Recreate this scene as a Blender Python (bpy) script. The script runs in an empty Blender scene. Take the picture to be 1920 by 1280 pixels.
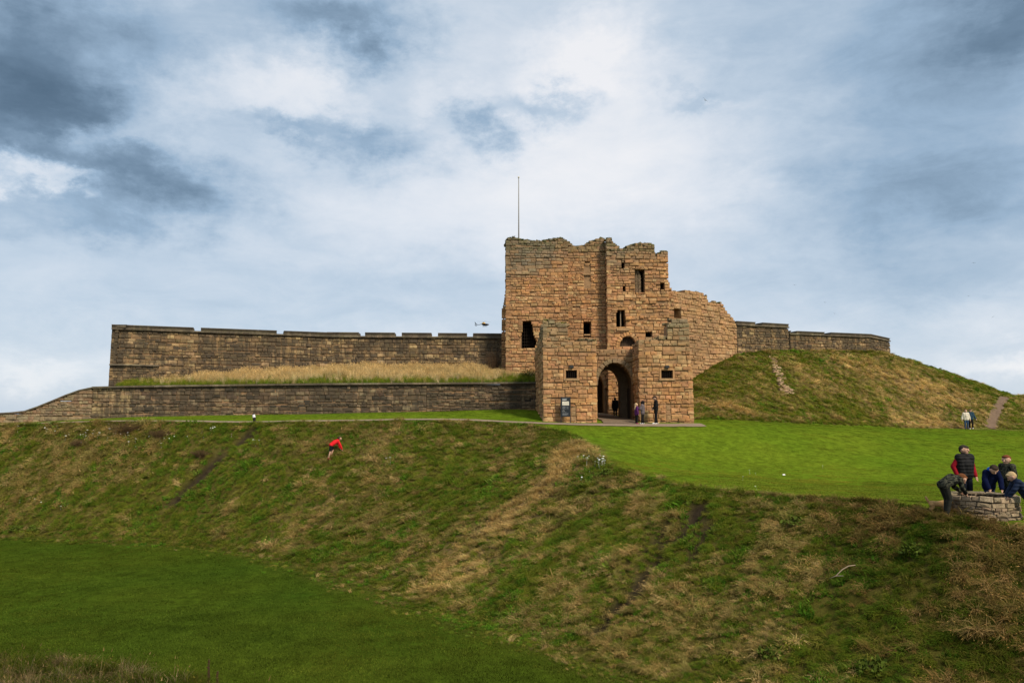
import bpy, bmesh, math, random
import numpy as np
from mathutils import Vector, Matrix, Euler

R = math.radians
random.seed(11)
rng = np.random.default_rng(7)
scene = bpy.context.scene
col = scene.collection

# ------------------------------------------------------------------ camera
F = 1400.0                      # focal length in pixels of the 1920 px wide photograph
PITCH = math.atan(145 / F)      # the horizon lies 145 px below the middle
EYE = Vector((0, 0, 0.2))
cd = bpy.data.cameras.new('camera')
cam = bpy.data.objects.new('camera', cd)
col.objects.link(cam)
cd.sensor_width = 36
cd.lens = 36 * F / 1920
cd.clip_start = 0.1
cd.clip_end = 20000
cam.location = EYE
cam.rotation_euler = (math.pi / 2 + PITCH, 0, 0)
scene.camera = cam

def ray(u, v):
    xc, yc = (u - 960) / F, (640 - v) / F
    cp, sp = math.cos(PITCH), math.sin(PITCH)
    return Vector((xc, cp - yc * sp, sp + yc * cp))

def at(u, v, Y):
    d = ray(u, v)
    return EYE + d * (Y / d.y)

def atz(u, v, Y):
    return at(u, v, Y).z

def atx(u, Y, v=700):
    return at(u, v, Y).x

# ------------------------------------------------------------------ light and sky
SUN_EL, SUN_AZ = R(44), R(142)      # sun behind the camera's right shoulder, veiled by cloud
w = bpy.data.worlds.new('World')
scene.world = w
w.use_nodes = True
nt = w.node_tree
for n in list(nt.nodes):
    nt.nodes.remove(n)
def N(tree, kind, **kw):
    n = tree.nodes.new(kind)
    for k, v in kw.items():
        setattr(n, k, v)
    return n
def M_(tree, op, a, b=None, clamp=False):
    n = tree.nodes.new('ShaderNodeMath'); n.operation = op; n.use_clamp = clamp
    for i, x in enumerate((a, b)):
        if x is None: continue
        if isinstance(x, (int, float)): n.inputs[i].default_value = x
        else: tree.links.new(x, n.inputs[i])
    return n.outputs[0]
def V_(tree, op, a, b=None):
    n = tree.nodes.new('ShaderNodeVectorMath'); n.operation = op
    for i, x in enumerate((a, b)):
        if x is None: continue
        if isinstance(x, (tuple, list)): n.inputs[i].default_value = x
        else: tree.links.new(x, n.inputs[i])
    return n.outputs['Value'] if op in ('DOT_PRODUCT', 'LENGTH') else n.outputs['Vector']
def mixc(tree, fac, a, b, mode='MIX'):
    n = tree.nodes.new('ShaderNodeMix'); n.data_type = 'RGBA'; n.blend_type = mode
    for i, x in ((0, fac), (6, a), (7, b)):
        if isinstance(x, (int, float)): n.inputs[i].default_value = x
        elif isinstance(x, (tuple, list)): n.inputs[i].default_value = (*x[:3], 1)
        else: tree.links.new(x, n.inputs[i])
    return n.outputs[2]
def noise(tree, vec, scale, detail=4, rough=.55, dist=0.0):
    n = tree.nodes.new('ShaderNodeTexNoise')
    n.inputs['Scale'].default_value = scale; n.inputs['Detail'].default_value = detail
    n.inputs['Roughness'].default_value = rough; n.inputs['Distortion'].default_value = dist
    if vec is not None: tree.links.new(vec, n.inputs['Vector'])
    return n
def ramp(tree, fac, stops, interp='LINEAR'):
    n = tree.nodes.new('ShaderNodeValToRGB'); n.color_ramp.interpolation = interp
    el = n.color_ramp.elements
    while len(el) < len(stops): el.new(0.5)
    for e, (p, c) in zip(el, stops):
        e.position = p; e.color = (*c, 1) if len(c) == 3 else c
    tree.links.new(fac, n.inputs[0])
    return n.outputs[0]

def build_sky():
    t = nt
    tc = N(t, 'ShaderNodeTexCoord')
    d = V_(t, 'NORMALIZE', tc.outputs['Generated'])
    # the clouds' edges are broken up by bending the direction with noise
    stretch = V_(t, 'MULTIPLY', d, (1.0, 1.0, 1.6))
    n1 = noise(t, stretch, 4.5, 4, .6)
    n2 = noise(t, stretch, 12.0, 8, .68)
    o1 = V_(t, 'MULTIPLY', V_(t, 'SUBTRACT', n1.outputs['Color'], (.5, .5, .5)), (.17, .17, .12))
    o2 = V_(t, 'MULTIPLY', V_(t, 'SUBTRACT', n2.outputs['Color'], (.5, .5, .5)), (.15, .15, .12))
    dw = V_(t, 'ADD', V_(t, 'ADD', d, o1), o2)
    sep = N(t, 'ShaderNodeSeparateXYZ'); t.links.new(dw, sep.inputs[0])
    x, y, z = sep.outputs
    az = M_(t, 'ARCTAN2', x, y)
    el = M_(t, 'ARCSINE', M_(t, 'MINIMUM', M_(t, 'MAXIMUM', z, -1.0), 1.0))
    ae = N(t, 'ShaderNodeCombineXYZ'); t.links.new(az, ae.inputs[0]); t.links.new(el, ae.inputs[1])
    # cloud banks: pixel centre and radii in the photo -> azimuth and elevation; positive is dark cloud, negative is bright break
    banks = [(-20, 90, 260, 190, .40), (60, 190, 170, 95, .28), (270, 320, 150, 70, .40), (130, 400, 150, 50, .22), (400, 390, 120, 60, .26),
             (250, 60, 240, 110, .30), (640, 30, 190, 70, .46), (700, 255, 110, 52, .40), (530, 268, 75, 24, .30), (925, 262, 50, 46, .46), (1035, 198, 70, 34, .44),
             (1750, 120, 330, 210, .30), (1690, 390, 300, 90, .28), (1290, 180, 70, 20, .18), (1920, 20, 160, 90, .28), (1330, 30, 160, 60, .10), (620, 560, 400, 50, .06), (1800, 520, 260, 60, .10),
             (1130, 320, 300, 130, -.32), (1080, 125, 110, 75, -.38), (480, 180, 190, 75, -.20), (30, 325, 80, 32, -.42), (130, 350, 60, 16, -.24), (30, 690, 120, 30, -.18), (1900, 705, 130, 25, -.25), (800, 420, 300, 80, -.16), (830, 80, 80, 60, -.12), (190, 245, 110, 35, -.26), (640, 190, 80, 30, -.14), (860, 190, 60, 30, -.12), (960, 690, 1500, 60, -.10), (480, 140, 260, 80, -.10)]
    tot = None
    for (u, v, ru, rv, a) in banks:
        p = ray(u, v).normalized()
        a0, e0 = math.atan2(p.x, p.y), math.asin(p.z)
        c = math.cos(math.atan((u - 960) / F)) ** 2
        q = V_(t, 'MULTIPLY', V_(t, 'SUBTRACT', ae.outputs[0], (a0, e0, 0)), (F / ru / c, F / rv / math.sqrt(c), 0))
        g = M_(t, 'MULTIPLY', M_(t, 'EXPONENT', M_(t, 'MULTIPLY', V_(t, 'DOT_PRODUCT', q, q), -.9)), a)
        tot = g if tot is None else M_(t, 'ADD', tot, g)
    n3 = noise(t, V_(t, 'MULTIPLY', d, (1, 1, 2.4)), 3.0, 6, .6, .3)
    n4 = noise(t, V_(t, 'MULTIPLY', d, (1, 1, 3.0)), 8.0, 8, .66, .5)
    tot = M_(t, 'ADD', tot, M_(t, 'MULTIPLY', M_(t, 'SUBTRACT', n3.outputs['Fac'], .5), .32))
    tot = M_(t, 'ADD', tot, M_(t, 'MULTIPLY', M_(t, 'SUBTRACT', n4.outputs['Fac'], .5), .30))
    tot = M_(t, 'MULTIPLY', M_(t, 'ADD', tot, SKY_BASE), .9, clamp=True)
    cl = ramp(t, tot, [(0, (.92, .925, .95)), (.18, (.77, .82, .89)), (.38, (.545, .65, .77)), (.58, (.335, .465, .615)), (.78, (.165, .25, .35)), (1, (.08, .135, .20))])
    sky = N(t, 'ShaderNodeTexSky')
    sky.sky_type = 'NISHITA'; sky.sun_disc = False
    sky.sun_elevation = SUN_EL; sky.sun_rotation = SUN_AZ
    bg1 = N(t, 'ShaderNodeBackground'); t.links.new(sky.outputs[0], bg1.inputs[0]); bg1.inputs[1].default_value = .08
    bg2 = N(t, 'ShaderNodeBackground'); t.links.new(cl, bg2.inputs[0]); bg2.inputs[1].default_value = .74
    mx = N(t, 'ShaderNodeMixShader'); mx.inputs[0].default_value = .90        # nine tenths cloud
    t.links.new(bg1.outputs[0], mx.inputs[1]); t.links.new(bg2.outputs[0], mx.inputs[2])
    out = N(t, 'ShaderNodeOutputWorld'); t.links.new(mx.outputs[0], out.inputs[0])
SKY_BASE = .38
build_sky()

sl = bpy.data.lights.new('sun', 'SUN')
sl.energy = 3.2
sl.angle = R(11)
sl.color = (1, .88, .70)
sun = bpy.data.objects.new('sun', sl)
col.objects.link(sun)
sd = Vector((math.sin(SUN_AZ) * math.cos(SUN_EL), math.cos(SUN_AZ) * math.cos(SUN_EL), math.sin(SUN_EL)))
sun.rotation_euler = sd.to_track_quat('Z', 'Y').to_euler()

vs = scene.view_settings
vs.view_transform = 'Standard'
vs.look = 'None'
vs.exposure = 0.45
vs.gamma = 1.0
scene.cycles.max_bounces = 4
scene.cycles.diffuse_bounces = 2
w.cycles.sampling_method = 'MANUAL'
w.cycles.sample_map_resolution = 512
scene.cycles.transparent_max_bounces = 4

# ------------------------------------------------------------------ helpers
def tag(o, label=None, cat=None, group=None, kind=None):
    for k, v in (('label', label), ('category', cat), ('group', group), ('kind', kind)):
        if v: o[k] = v
    return o

def empty(name, loc=(0, 0, 0), rz=0):
    o = bpy.data.objects.new(name, None)
    o.empty_display_size = .2
    col.objects.link(o)
    o.location = loc
    o.rotation_euler = (0, 0, rz)
    return o

def meshobj(name, verts, faces, mat=None, parent=None, smooth=False):
    me = bpy.data.meshes.new(name)
    me.from_pydata([tuple(v) for v in verts], [], [tuple(f) for f in faces])
    if smooth: me.shade_smooth()
    if mat is not None: me.materials.append(mat)
    o = bpy.data.objects.new(name, me)
    col.objects.link(o)
    if parent is not None: o.parent = parent
    return o

class MB:
    """collects shapes in one mesh"""
    def __init__(s): s.v = []; s.f = []
    def add(s, vs_, fs_):
        b = len(s.v); s.v += [tuple(x) for x in vs_]; s.f += [tuple(i + b for i in f) for f in fs_]
        return s
    def box(s, lo, hi):
        x0, y0, z0 = lo; x1, y1, z1 = hi
        return s.add([(x0, y0, z0), (x1, y0, z0), (x1, y1, z0), (x0, y1, z0), (x0, y0, z1), (x1, y0, z1), (x1, y1, z1), (x0, y1, z1)],
                     [(3, 2, 1, 0), (4, 5, 6, 7), (0, 1, 5, 4), (1, 2, 6, 5), (2, 3, 7, 6), (3, 0, 4, 7)])
    def obox(s, O, ax, ay, az, lo, hi):
        O, ax, ay, az = map(Vector, (O, ax, ay, az))
        pts = [O + ax * x + ay * y + az * z for z in (lo[2], hi[2]) for (x, y) in ((lo[0], lo[1]), (hi[0], lo[1]), (hi[0], hi[1]), (lo[0], hi[1]))]
        return s.add(pts, [(3, 2, 1, 0), (4, 5, 6, 7), (0, 1, 5, 4), (1, 2, 6, 5), (2, 3, 7, 6), (3, 0, 4, 7)])
    def tube(s, pts, radii, n=8, cap=True):
        pts = [Vector(p) for p in pts]
        if isinstance(radii, (int, float)): radii = [radii] * len(pts)
        rings = []
        for i, p in enumerate(pts):
            d = (pts[min(i + 1, len(pts) - 1)] - pts[max(i - 1, 0)]).normalized()
            a = d.cross(Vector((0, 0, 1)) if abs(d.z) < .9 else Vector((1, 0, 0))).normalized(); b = d.cross(a)
            rings.append([p + (a * math.cos(2 * math.pi * k / n) + b * math.sin(2 * math.pi * k / n)) * radii[i] for k in range(n)])
        vs_ = [q for r in rings for q in r]; fs_ = []
        for i in range(len(rings) - 1):
            for k in range(n):
                fs_.append((i * n + k, i * n + (k + 1) % n, (i + 1) * n + (k + 1) % n, (i + 1) * n + k))
        if cap:
            fs_.append(tuple(range(n - 1, -1, -1))); fs_.append(tuple(range((len(rings) - 1) * n, len(rings) * n)))
        return s.add(vs_, fs_)
    def ball(s, c, r, n=10, m=7):
        if isinstance(r, (int, float)): r = (r, r, r)
        vs_ = [(c[0], c[1], c[2] - r[2])]
        for j in range(1, m):
            p = -math.pi / 2 + math.pi * j / m
            for k in range(n):
                a = 2 * math.pi * k / n
                vs_.append((c[0] + r[0] * math.cos(p) * math.cos(a), c[1] + r[1] * math.cos(p) * math.sin(a), c[2] + r[2] * math.sin(p)))
        vs_.append((c[0], c[1], c[2] + r[2]))
        fs_ = [(0, 1 + (k + 1) % n, 1 + k) for k in range(n)]
        for j in range(m - 2):
            for k in range(n):
                fs_.append((1 + j * n + k, 1 + j * n + (k + 1) % n, 1 + (j + 1) * n + (k + 1) % n, 1 + (j + 1) * n + k))
        e = len(vs_) - 1; b = 1 + (m - 2) * n
        fs_ += [(b + k, b + (k + 1) % n, e) for k in range(n)]
        return s.add(vs_, fs_)
    def cone(s, A, B, ra, rb, n=10):
        """round cone: two balls and the frustum between them"""
        s.ball(A, ra, n, 6); s.ball(B, rb, n, 6)
        return s.tube([A, B], [ra, rb], n)
    def build(s, name, mat=None, parent=None, smooth=False):
        return meshobj(name, s.v, s.f, mat, parent, smooth)

def newmat(name):
    m = bpy.data.materials.new(name)
    m.use_nodes = True
    return m, m.node_tree, m.node_tree.nodes['Principled BSDF']

def simple(name, rgb, rough=.85, metal=0.0, var=.12, nscale=8.0, bump=0.0):
    """one colour with a little uneven wear"""
    m, t, b = newmat(name)
    tc = N(t, 'ShaderNodeTexCoord')
    n = noise(t, tc.outputs['Object'], nscale, 5, .6)
    f = M_(t, 'ADD', M_(t, 'MULTIPLY', M_(t, 'SUBTRACT', n.outputs['Fac'], .5), 2 * var * 2), 1.0)
    g = N(t, 'ShaderNodeCombineXYZ')
    for i in range(3): t.links.new(f, g.inputs[i])
    t.links.new(mixc(t, 1.0, (*rgb, 1), g.outputs[0], 'MULTIPLY'), b.inputs['Base Color'])
    b.inputs['Roughness'].default_value = rough; b.inputs['Metallic'].default_value = metal
    b.inputs['Specular IOR Level'].default_value = .3 if rough < .5 else .06
    if bump:
        bn = N(t, 'ShaderNodeBump'); bn.inputs['Strength'].default_value = bump; bn.inputs['Distance'].default_value = .02
        t.links.new(n.outputs['Fac'], bn.inputs['Height']); t.links.new(bn.outputs[0], b.inputs['Normal'])
    return m

def vnoise(x, y, seed=0):
    """smooth value noise on numpy arrays, 0..1"""
    xi = np.floor(x).astype(np.int64); yi = np.floor(y).astype(np.int64)
    fx = x - xi; fy = y - yi
    fx = fx * fx * (3 - 2 * fx); fy = fy * fy * (3 - 2 * fy)
    def h(a, b):
        k = (a * 374761393 + b * 668265263 + seed * 974634777) & 0xffffffff
        k = ((k ^ (k >> 13)) * 1274126177) & 0xffffffff
        return ((k ^ (k >> 16)) & 0xffff) / 65535.0
    return (h(xi, yi) * (1 - fx) + h(xi + 1, yi) * fx) * (1 - fy) + (h(xi, yi + 1) * (1 - fx) + h(xi + 1, yi + 1) * fx) * fy

def fbm(x, y, seed=0, oct=4, gain=.55):
    s = 0; a = 1; tot = 0
    for i in range(oct):
        s = s + a * vnoise(x * 2 ** i, y * 2 ** i, seed + i * 17); tot += a; a *= gain
    return s / tot
def sstep(a, b, x):
    t = np.clip((x - a) / (b - a), 0, 1)
    return t * t * (3 - 2 * t)

# ------------------------------------------------------------------ terrain
FOOT = [(-120, 47), (-70, 45.5), (-45, 43.5), (-28, 41.8), (-18.5, 40), (-11.6, 36.2), (-5.3, 29.4), (-1.96, 25.8), (.62, 22.5), (3.5, 19), (7, 15.2), (10.5, 11.5), (15, 6.5), (24, -4), (40, -20)]
NFOOT = [(30, -24), (16, -6), (8, 3.5), (3, 8.5), (-1, 11.5), (-8, 15.5), (-20, 17.5), (-70, 21), (-120, 23)]
DITCH = FOOT + NFOOT
EDGE = [(-120, 53), (-80, 51.0), (-34, 48.1), (-16, 45.3), (-4, 44.4), (.6, 44.0), (2.6, 41.5), (3.4, 37.5), (4.1, 32), (6.46, 27), (9.3, 24.5), (11.2, 22.2), (11.7, 20.6), (12.5, 19.2), (14.5, 18.4), (18, 15.5), (26, 7), (44, -10)]
PLATEAU = EDGE + [(160, -10), (160, 220), (-120, 220)]
NEARBANK = [(-120, 17), (-20, 11.8), (-6.6, 9.6), (-3.2, 7.8), (-1.5, 5.0), (-.8, 1.6), (1.5, .6), (6, -4), (20, -22), (20, -80), (-120, -80)]
ZD = -6.2           # ditch floor
PC = [(-120, 60, -.8), (-80, 60, -.6), (-34, 48.2, -.28), (-35, 50.5, -.13), (-16, 46, -.08), (.6, 44, -.17), (2.6, 41.5, -.55), (3.4, 37.5, -1.1), (4.1, 32, -1.85), (6.46, 27, -2.28), (9.3, 24.5, -2.38), (11.4, 22.2, -2.33), (11.7, 20.4, -2.45), (12.5, 19.0, -2.62),
      (22, 11, -3.0), (44, -10, -3.4), (7, 47.5, .03), (2, 47, .02), (-25, 51.4, .36), (-13, 52.2, .58), (-5, 52.6, .72), (1.5, 53, .82), (6.8, 49.5, .1), (6.8, 52, .24), (6.2, 56.5, .58), (13, 49, 0.0), (13, 46, -.3), (20, 55, -.1), (39, 64, -.66), (30, 30, -2.5), (15, 28, -2.52), (14, 38.5, -2.2), (26, 40, -2.45),
      (8.3, 40, -1.62), (8.3, 45, -.42), (22, 48, -.9), (34, 54, -1.2), (50, 60, -1.2), (0, 70, .6), (30, 90, 0), (-60, 90, 0), (100, 60, -2), (100, 140, -2), (60, 30, -3), (14, 21, -2.45), (18, 24, -2.5), (0, 140, 0), (100, 0, -3.6)]
_pc = np.array(PC, float)
def _tps(d2):
    return .5 * d2 * np.log(d2 + 1e-9)
def _fit(P):
    n = len(P)
    d2 = ((P[:, None, :2] - P[None, :, :2]) ** 2).sum(-1)
    A = np.zeros((n + 3, n + 3)); A[:n, :n] = _tps(d2) + np.eye(n) * 2.0
    A[:n, n] = 1; A[:n, n + 1:] = P[:, :2]; A[n, :n] = 1; A[n + 1:, :n] = P[:, :2].T
    return np.linalg.solve(A, np.concatenate([P[:, 2], [0, 0, 0]]))
_w = _fit(_pc)
def plateau_z(x, y):
    s = _w[len(_pc)] + _w[-2] * x + _w[-1] * y
    for (px, py, _z), c in zip(_pc, _w):
        s = s + c * _tps((x - px) ** 2 + (y - py) ** 2)
    return np.clip(s, -4, 1.2)
def seg_dist(x, y, line, closed=False, vals=None):
    best = np.full(x.shape, 1e9); bv = np.zeros(x.shape)
    pts = line + [line[0]] if closed else line
    for i in range(len(pts) - 1):
        ax, ay = pts[i][:2]; bx, by = pts[i + 1][:2]
        dx, dy = bx - ax, by - ay
        t = np.clip(((x - ax) * dx + (y - ay) * dy) / (dx * dx + dy * dy), 0, 1)
        d = np.hypot(x - ax - t * dx, y - ay - t * dy)
        m = d < best
        best = np.where(m, d, best)
        if vals is not None:
            bv = np.where(m, vals[i] * (1 - t) + vals[(i + 1) % len(vals)] * t, bv)
    return (best, bv) if vals is not None else best
def inside(x, y, poly):
    c = np.zeros(x.shape, bool)
    for i in range(len(poly)):
        ax, ay = poly[i][:2]; bx, by = poly[i - 1][:2]
        if ay == by: continue
        c ^= ((ay > y) != (by > y)) & (x < (bx - ax) * (y - ay) / (by - ay) + ax)
    return c
def pdist(x, y, poly):
    return np.where(inside(x, y, poly), 0, seg_dist(x, y, poly, True))
MFOOT = [(12.0, 51.0), (13.5, 52.2), (22, 57), (29.6, 60), (38.4, 64.5), (45, 66), (60, 67), (90, 72)]
MREG = MFOOT + [(120, 140), (12.0, 140)]
CREST = [(11.5, 58.6, .9), (14.3, 60.6, 2.7), (17.0, 63.2, 4.3), (19.8, 65.6, 5.75), (23.3, 67.6, 6.3), (25.6, 68.6, 6.42), (35.5, 72.4, 6.72), (38.3, 74.6, 6.5), (44, 77, 5.35), (49, 78, 3.75), (51.6, 78.4, 2.45), (53.5, 77.5, 2.55), (60, 77, 2.9), (90, 84, 2.5)]
MTOP = CREST + [(90, 130, 2), (12, 130, 2)]
SOIL = []
def ground(x, y):
    """ground height at plan positions (numpy arrays)"""
    x = np.asarray(x, float); y = np.asarray(y, float)
    jx = x + .7 * (fbm(x * .35, y * .35, 3) - .5); jy = y + .7 * (fbm(x * .35, y * .35, 9) - .5)
    dp = pdist(jx, jy, PLATEAU); dn = pdist(jx, jy, NEARBANK); dd = pdist(jx, jy, DITCH)
    zp = plateau_z(x, y)
    zn = -1.45 - .115 * np.clip(np.hypot(x, y), 0, 12) + 0 * x
    far = dp <= dn
    dh = np.where(far, dp, dn); zh = np.where(far, zp, zn)
    t = dd / np.maximum(dd + dh, 1e-6)
    t = np.where(dh <= 0, 1, t)
    ts = t + .10 * np.sin((t - .5) * 2 * math.pi) * 0 + (sstep(0, 1, t) - t) * .28
    z = ZD + (zh - ZD) * ts
    inm = inside(jx, jy, MREG)
    df = np.where(inm, seg_dist(jx, jy, MFOOT), 0)
    dt, zt_ = seg_dist(jx, jy, [c[:2] for c in CREST], False, [c[2] for c in CREST])
    intop = inside(jx, jy, MTOP)
    dt = np.where(intop, 0, dt)
    tm = np.where(inm, df / np.maximum(df + dt, 1e-6), 0)
    tm = tm + (sstep(0, 1, tm) - tm) * .2
    z = z + (zt_ - z) * tm
    # lumps of the rough banks
    rough = sstep(.02, .15, t) * sstep(.0, .12, 1 - t) + sstep(.04, .2, tm) * (1 - intop)
    z = z + rough * ((fbm(x * .9, y * .9, 21, 4) - .5) * .55 + (fbm(x * 2.6, y * 2.6, 5, 3) - .5) * .22)
    z = z + (1 - np.clip(rough, 0, 1)) * (fbm(x * .22, y * .22, 31, 3) - .5) * .10
    if SOIL: z = z - .24 * field(x, y, SOIL)
    # the land falls away to the sea beyond the headland
    r = np.maximum(np.maximum(np.abs(x) - 95, y - 135), -y - 60)
    z = np.where(r > 0, z + (-14 - z) * sstep(0, 30, r), z)
    return z
def gz(x, y):
    return float(ground(np.array([x]), np.array([y]))[0])
def hit(u, v):
    """where the sight line through a photo pixel meets the ground"""
    d = ray(u, v)
    Y = np.linspace(4, 110, 1400)
    p = EYE.x + d.x / d.y * Y; z = EYE.z + d.z / d.y * Y
    g = ground(p, Y)
    k = np.nonzero(g >= z)[0]
    k = k[0] if len(k) else len(Y) - 1
    return float(p[k]), float(Y[k]), float(g[k])
def zones(x, y):
    """1-based masks of the plan: upper lawn, ditch lawn, rough bank, mound, near bank"""
    jx = x + .5 * (fbm(x * .6, y * .6, 3) - .5); jy = y + .5 * (fbm(x * .6, y * .6, 9) - .5)
    dp = pdist(jx, jy, PLATEAU); dn = pdist(jx, jy, NEARBANK); dd = pdist(jx, jy, DITCH)
    mound = inside(jx, jy, MREG)
    eb = seg_dist(jx, jy, EDGE)
    up = (dp <= 0) & ~mound & (eb > .35)
    dit = dd <= 0
    near = (dn <= dp) & ~dit
    rough = ~up & ~dit & ~near & ~mound
    return up, dit, rough, mound, near

# straw and soil fields of the banks: lines on the ground traced as capsules with a width
def gline(pts):
    return [hit(u, v)[:2] for (u, v) in pts]
STRAW = [(gline([(1085, 835), (1040, 900), (985, 945), (940, 985)]), 1.05, .95), (gline([(950, 980), (890, 1030), (850, 1075)]), 1.7, .62),
         (gline([(740, 800), (700, 845)]), .8, .5), (gline([(780, 1025), (740, 1060)]), .5, .7), (gline([(560, 990), (600, 970)]), 1.0, .4),
         (gline([(1315, 755), (1370, 765), (1400, 772)]), 1.2, .8), (gline([(1600, 690), (1720, 720), (1800, 745)]), 2.6, .8), (gline([(1500, 700), (1560, 720)]), 1.6, .5), (gline([(1640, 745), (1700, 765)]), 1.5, .55), (gline([(1680, 790), (1760, 795), (1900, 806)]), .9, .9)]
SOIL = [(gline([(472, 806), (420, 850), (375, 895), (330, 935), (310, 955)]), .27, 1.0), (gline([(1310, 945), (1278, 1000), (1250, 1020), (1205, 1085), (1180, 1120), (1140, 1150), (1120, 1180)]), .34, 1.0), (gline([(1255, 975), (1235, 1010), (1180, 1055)]), .24, .8), (gline([(1330, 980), (1300, 1030), (1290, 1060)]), .22, .8)]
def field(x, y, lines):
    s = np.zeros(x.shape)
    for (ln, wd, a) in lines:
        d = seg_dist(x, y, ln) + (fbm(x * 1.3, y * 1.3, 44, 3) - .5) * wd * 1.6
        s = np.maximum(s, a * np.exp(-(np.maximum(d, 0) / wd) ** 2) * (1 if wd > .4 else sstep(.26, .42, fbm(x * 1.1 + 7, y * 1.1, 45, 3))))
    return s

def build_ground():
    xs = np.concatenate([[-4000, -1500, -600, -300, -180], np.arange(-120, -44, 2.0), np.arange(-44, 48, .3), np.arange(48, 62, .5), np.arange(62, 128, 2.5), [150, 180, 300, 600, 1500, 4000]])
    ys = np.concatenate([[-4000, -1500, -600, -300, -150, -100], np.arange(-80, -2, 3.0), np.arange(-2, 30, .28), np.arange(30, 70, .32), np.arange(70, 84, .6), np.arange(84, 170, 3.0), [190, 250, 400, 800, 2000, 5000]])
    X, Y = np.meshgrid(xs, ys)
    Z = ground(X, Y)
    nx, ny = len(xs), len(ys)
    verts = np.stack([X, Y, Z], -1).reshape(-1, 3)
    i = np.arange(nx * ny).reshape(ny, nx)
    f = np.stack([i[:-1, :-1], i[:-1, 1:], i[1:, 1:], i[1:, :-1]], -1).reshape(-1, 4)
    me = bpy.data.meshes.new('ground')
    me.vertices.add(len(verts)); me.vertices.foreach_set('co', verts.ravel())
    me.loops.add(f.size); me.loops.foreach_set('vertex_index', f.ravel())
    me.polygons.add(len(f)); me.polygons.foreach_set('loop_start', np.arange(0, f.size, 4)); me.polygons.foreach_set('loop_total', np.full(len(f), 4))
    me.update(); me.shade_smooth()
    x, y = X.ravel(), Y.ravel()
    up, dit, rough, mound, near = zones(x, y)
    c = np.zeros((len(x), 4)); c[:, 3] = 1
    n = fbm(x * .25, y * .25, 71, 4)[:, None]; n2 = fbm(x * 1.1, y * 1.1, 72, 3)[:, None]
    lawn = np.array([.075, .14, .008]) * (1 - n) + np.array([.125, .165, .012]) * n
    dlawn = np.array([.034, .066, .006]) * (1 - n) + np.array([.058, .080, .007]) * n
    rg = np.array([.050, .054, .007]) * (1 - n2) + np.array([.085, .068, .020]) * n2
    c[:, :3] = rg
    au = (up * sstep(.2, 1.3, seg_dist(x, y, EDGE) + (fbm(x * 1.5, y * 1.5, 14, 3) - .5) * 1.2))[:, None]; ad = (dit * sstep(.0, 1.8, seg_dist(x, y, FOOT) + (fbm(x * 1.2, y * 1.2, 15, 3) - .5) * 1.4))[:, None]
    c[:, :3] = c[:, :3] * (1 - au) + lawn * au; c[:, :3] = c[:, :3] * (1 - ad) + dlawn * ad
    s = field(x, y, STRAW)[:, None]; c[:, :3] = c[:, :3] * (1 - s) + np.array([.17, .115, .055]) * s
    s = field(x, y, SOIL)[:, None]; c[:, :3] = c[:, :3] * (1 - s) + np.array([.030, .022, .015]) * s
    a = me.color_attributes.new('tint', 'FLOAT_COLOR', 'POINT'); a.data.foreach_set('color', c.ravel())
    m, t, b = newmat('turf')
    at_ = N(t, 'ShaderNodeAttribute', attribute_name='tint')
    ge = N(t, 'ShaderNodeNewGeometry')
    n1 = noise(t, ge.outputs['Position'], 3.0, 4, .65); n2_ = noise(t, ge.outputs['Position'], 30, 4, .7)
    f1 = ramp(t, n1.outputs['Fac'], [(.3, (.62, .62, .62)), (.7, (1.3, 1.3, 1.3))]); f2 = ramp(t, n2_.outputs['Fac'], [(.3, (.55, .55, .55)), (.7, (1.4, 1.4, 1.4))])
    t.links.new(mixc(t, 1.0, mixc(t, 1.0, at_.outputs['Color'], f1, 'MULTIPLY'), f2, 'MULTIPLY'), b.inputs['Base Color'])
    b.inputs['Roughness'].default_value = 1; b.inputs['Specular IOR Level'].default_value = 0
    bn = N(t, 'ShaderNodeBump'); bn.inputs['Strength'].default_value = .6; bn.inputs['Distance'].default_value = .04
    t.links.new(n2_.outputs['Fac'], bn.inputs['Height']); t.links.new(bn.outputs[0], b.inputs['Normal'])
    me.materials.append(m)
    o = bpy.data.objects.new('ground', me); col.objects.link(o)
    tag(o, 'grassed headland with its deep dry moat and mound', kind='structure')
    sea = MB().box((-6000, -6000, -13), (6000, 9000, -12.9)).build('sea', simple('sea_water', (.05, .075, .085), .15, 0, .1, .01))
    tag(sea, 'grey sea beyond the headland', kind='structure')
build_ground()

def drape(name, line, width, mat, lift=.03, step=.35, wob=.1, cross=5):
    """a strip laid along a plan polyline on the ground"""
    P = [Vector((a, b)) for a, b in line]
    pts = []
    for a, b in zip(P[:-1], P[1:]):
        n = max(1, int((b - a).length / step))
        pts += [a.lerp(b, i / n) for i in range(n)]
    pts.append(P[-1])
    qs = []; fs_ = []
    for i, p in enumerate(pts):
        d = (pts[min(i + 1, len(pts) - 1)] - pts[max(i - 1, 0)]).normalized(); nrm = Vector((-d.y, d.x))
        wd = width(i / (len(pts) - 1))
        for k in range(cross):
            q = p + nrm * ((k / (cross - 1) - .5) * wd + (rng.uniform(-wob, wob) if k in (0, cross - 1) else 0))
            qs.append((q.x, q.y))
    qa = np.array(qs); vs_ = np.column_stack([qa, ground(qa[:, 0], qa[:, 1]) + lift]).tolist()
    for i in range(len(pts) - 1):
        for k in range(cross - 1):
            fs_.append((i * cross + k, (i + 1) * cross + k, (i + 1) * cross + k + 1, i * cross + k + 1))
    o = meshobj(name, vs_, fs_, mat, None, True)
    # keep the sheet's face up
    if o.data.polygons[0].normal.z < 0:
        o.data.flip_normals()
    return o
gravel = simple('trodden_gravel', (.23, .175, .125), .95, 0, .25, 14, .4)
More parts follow.
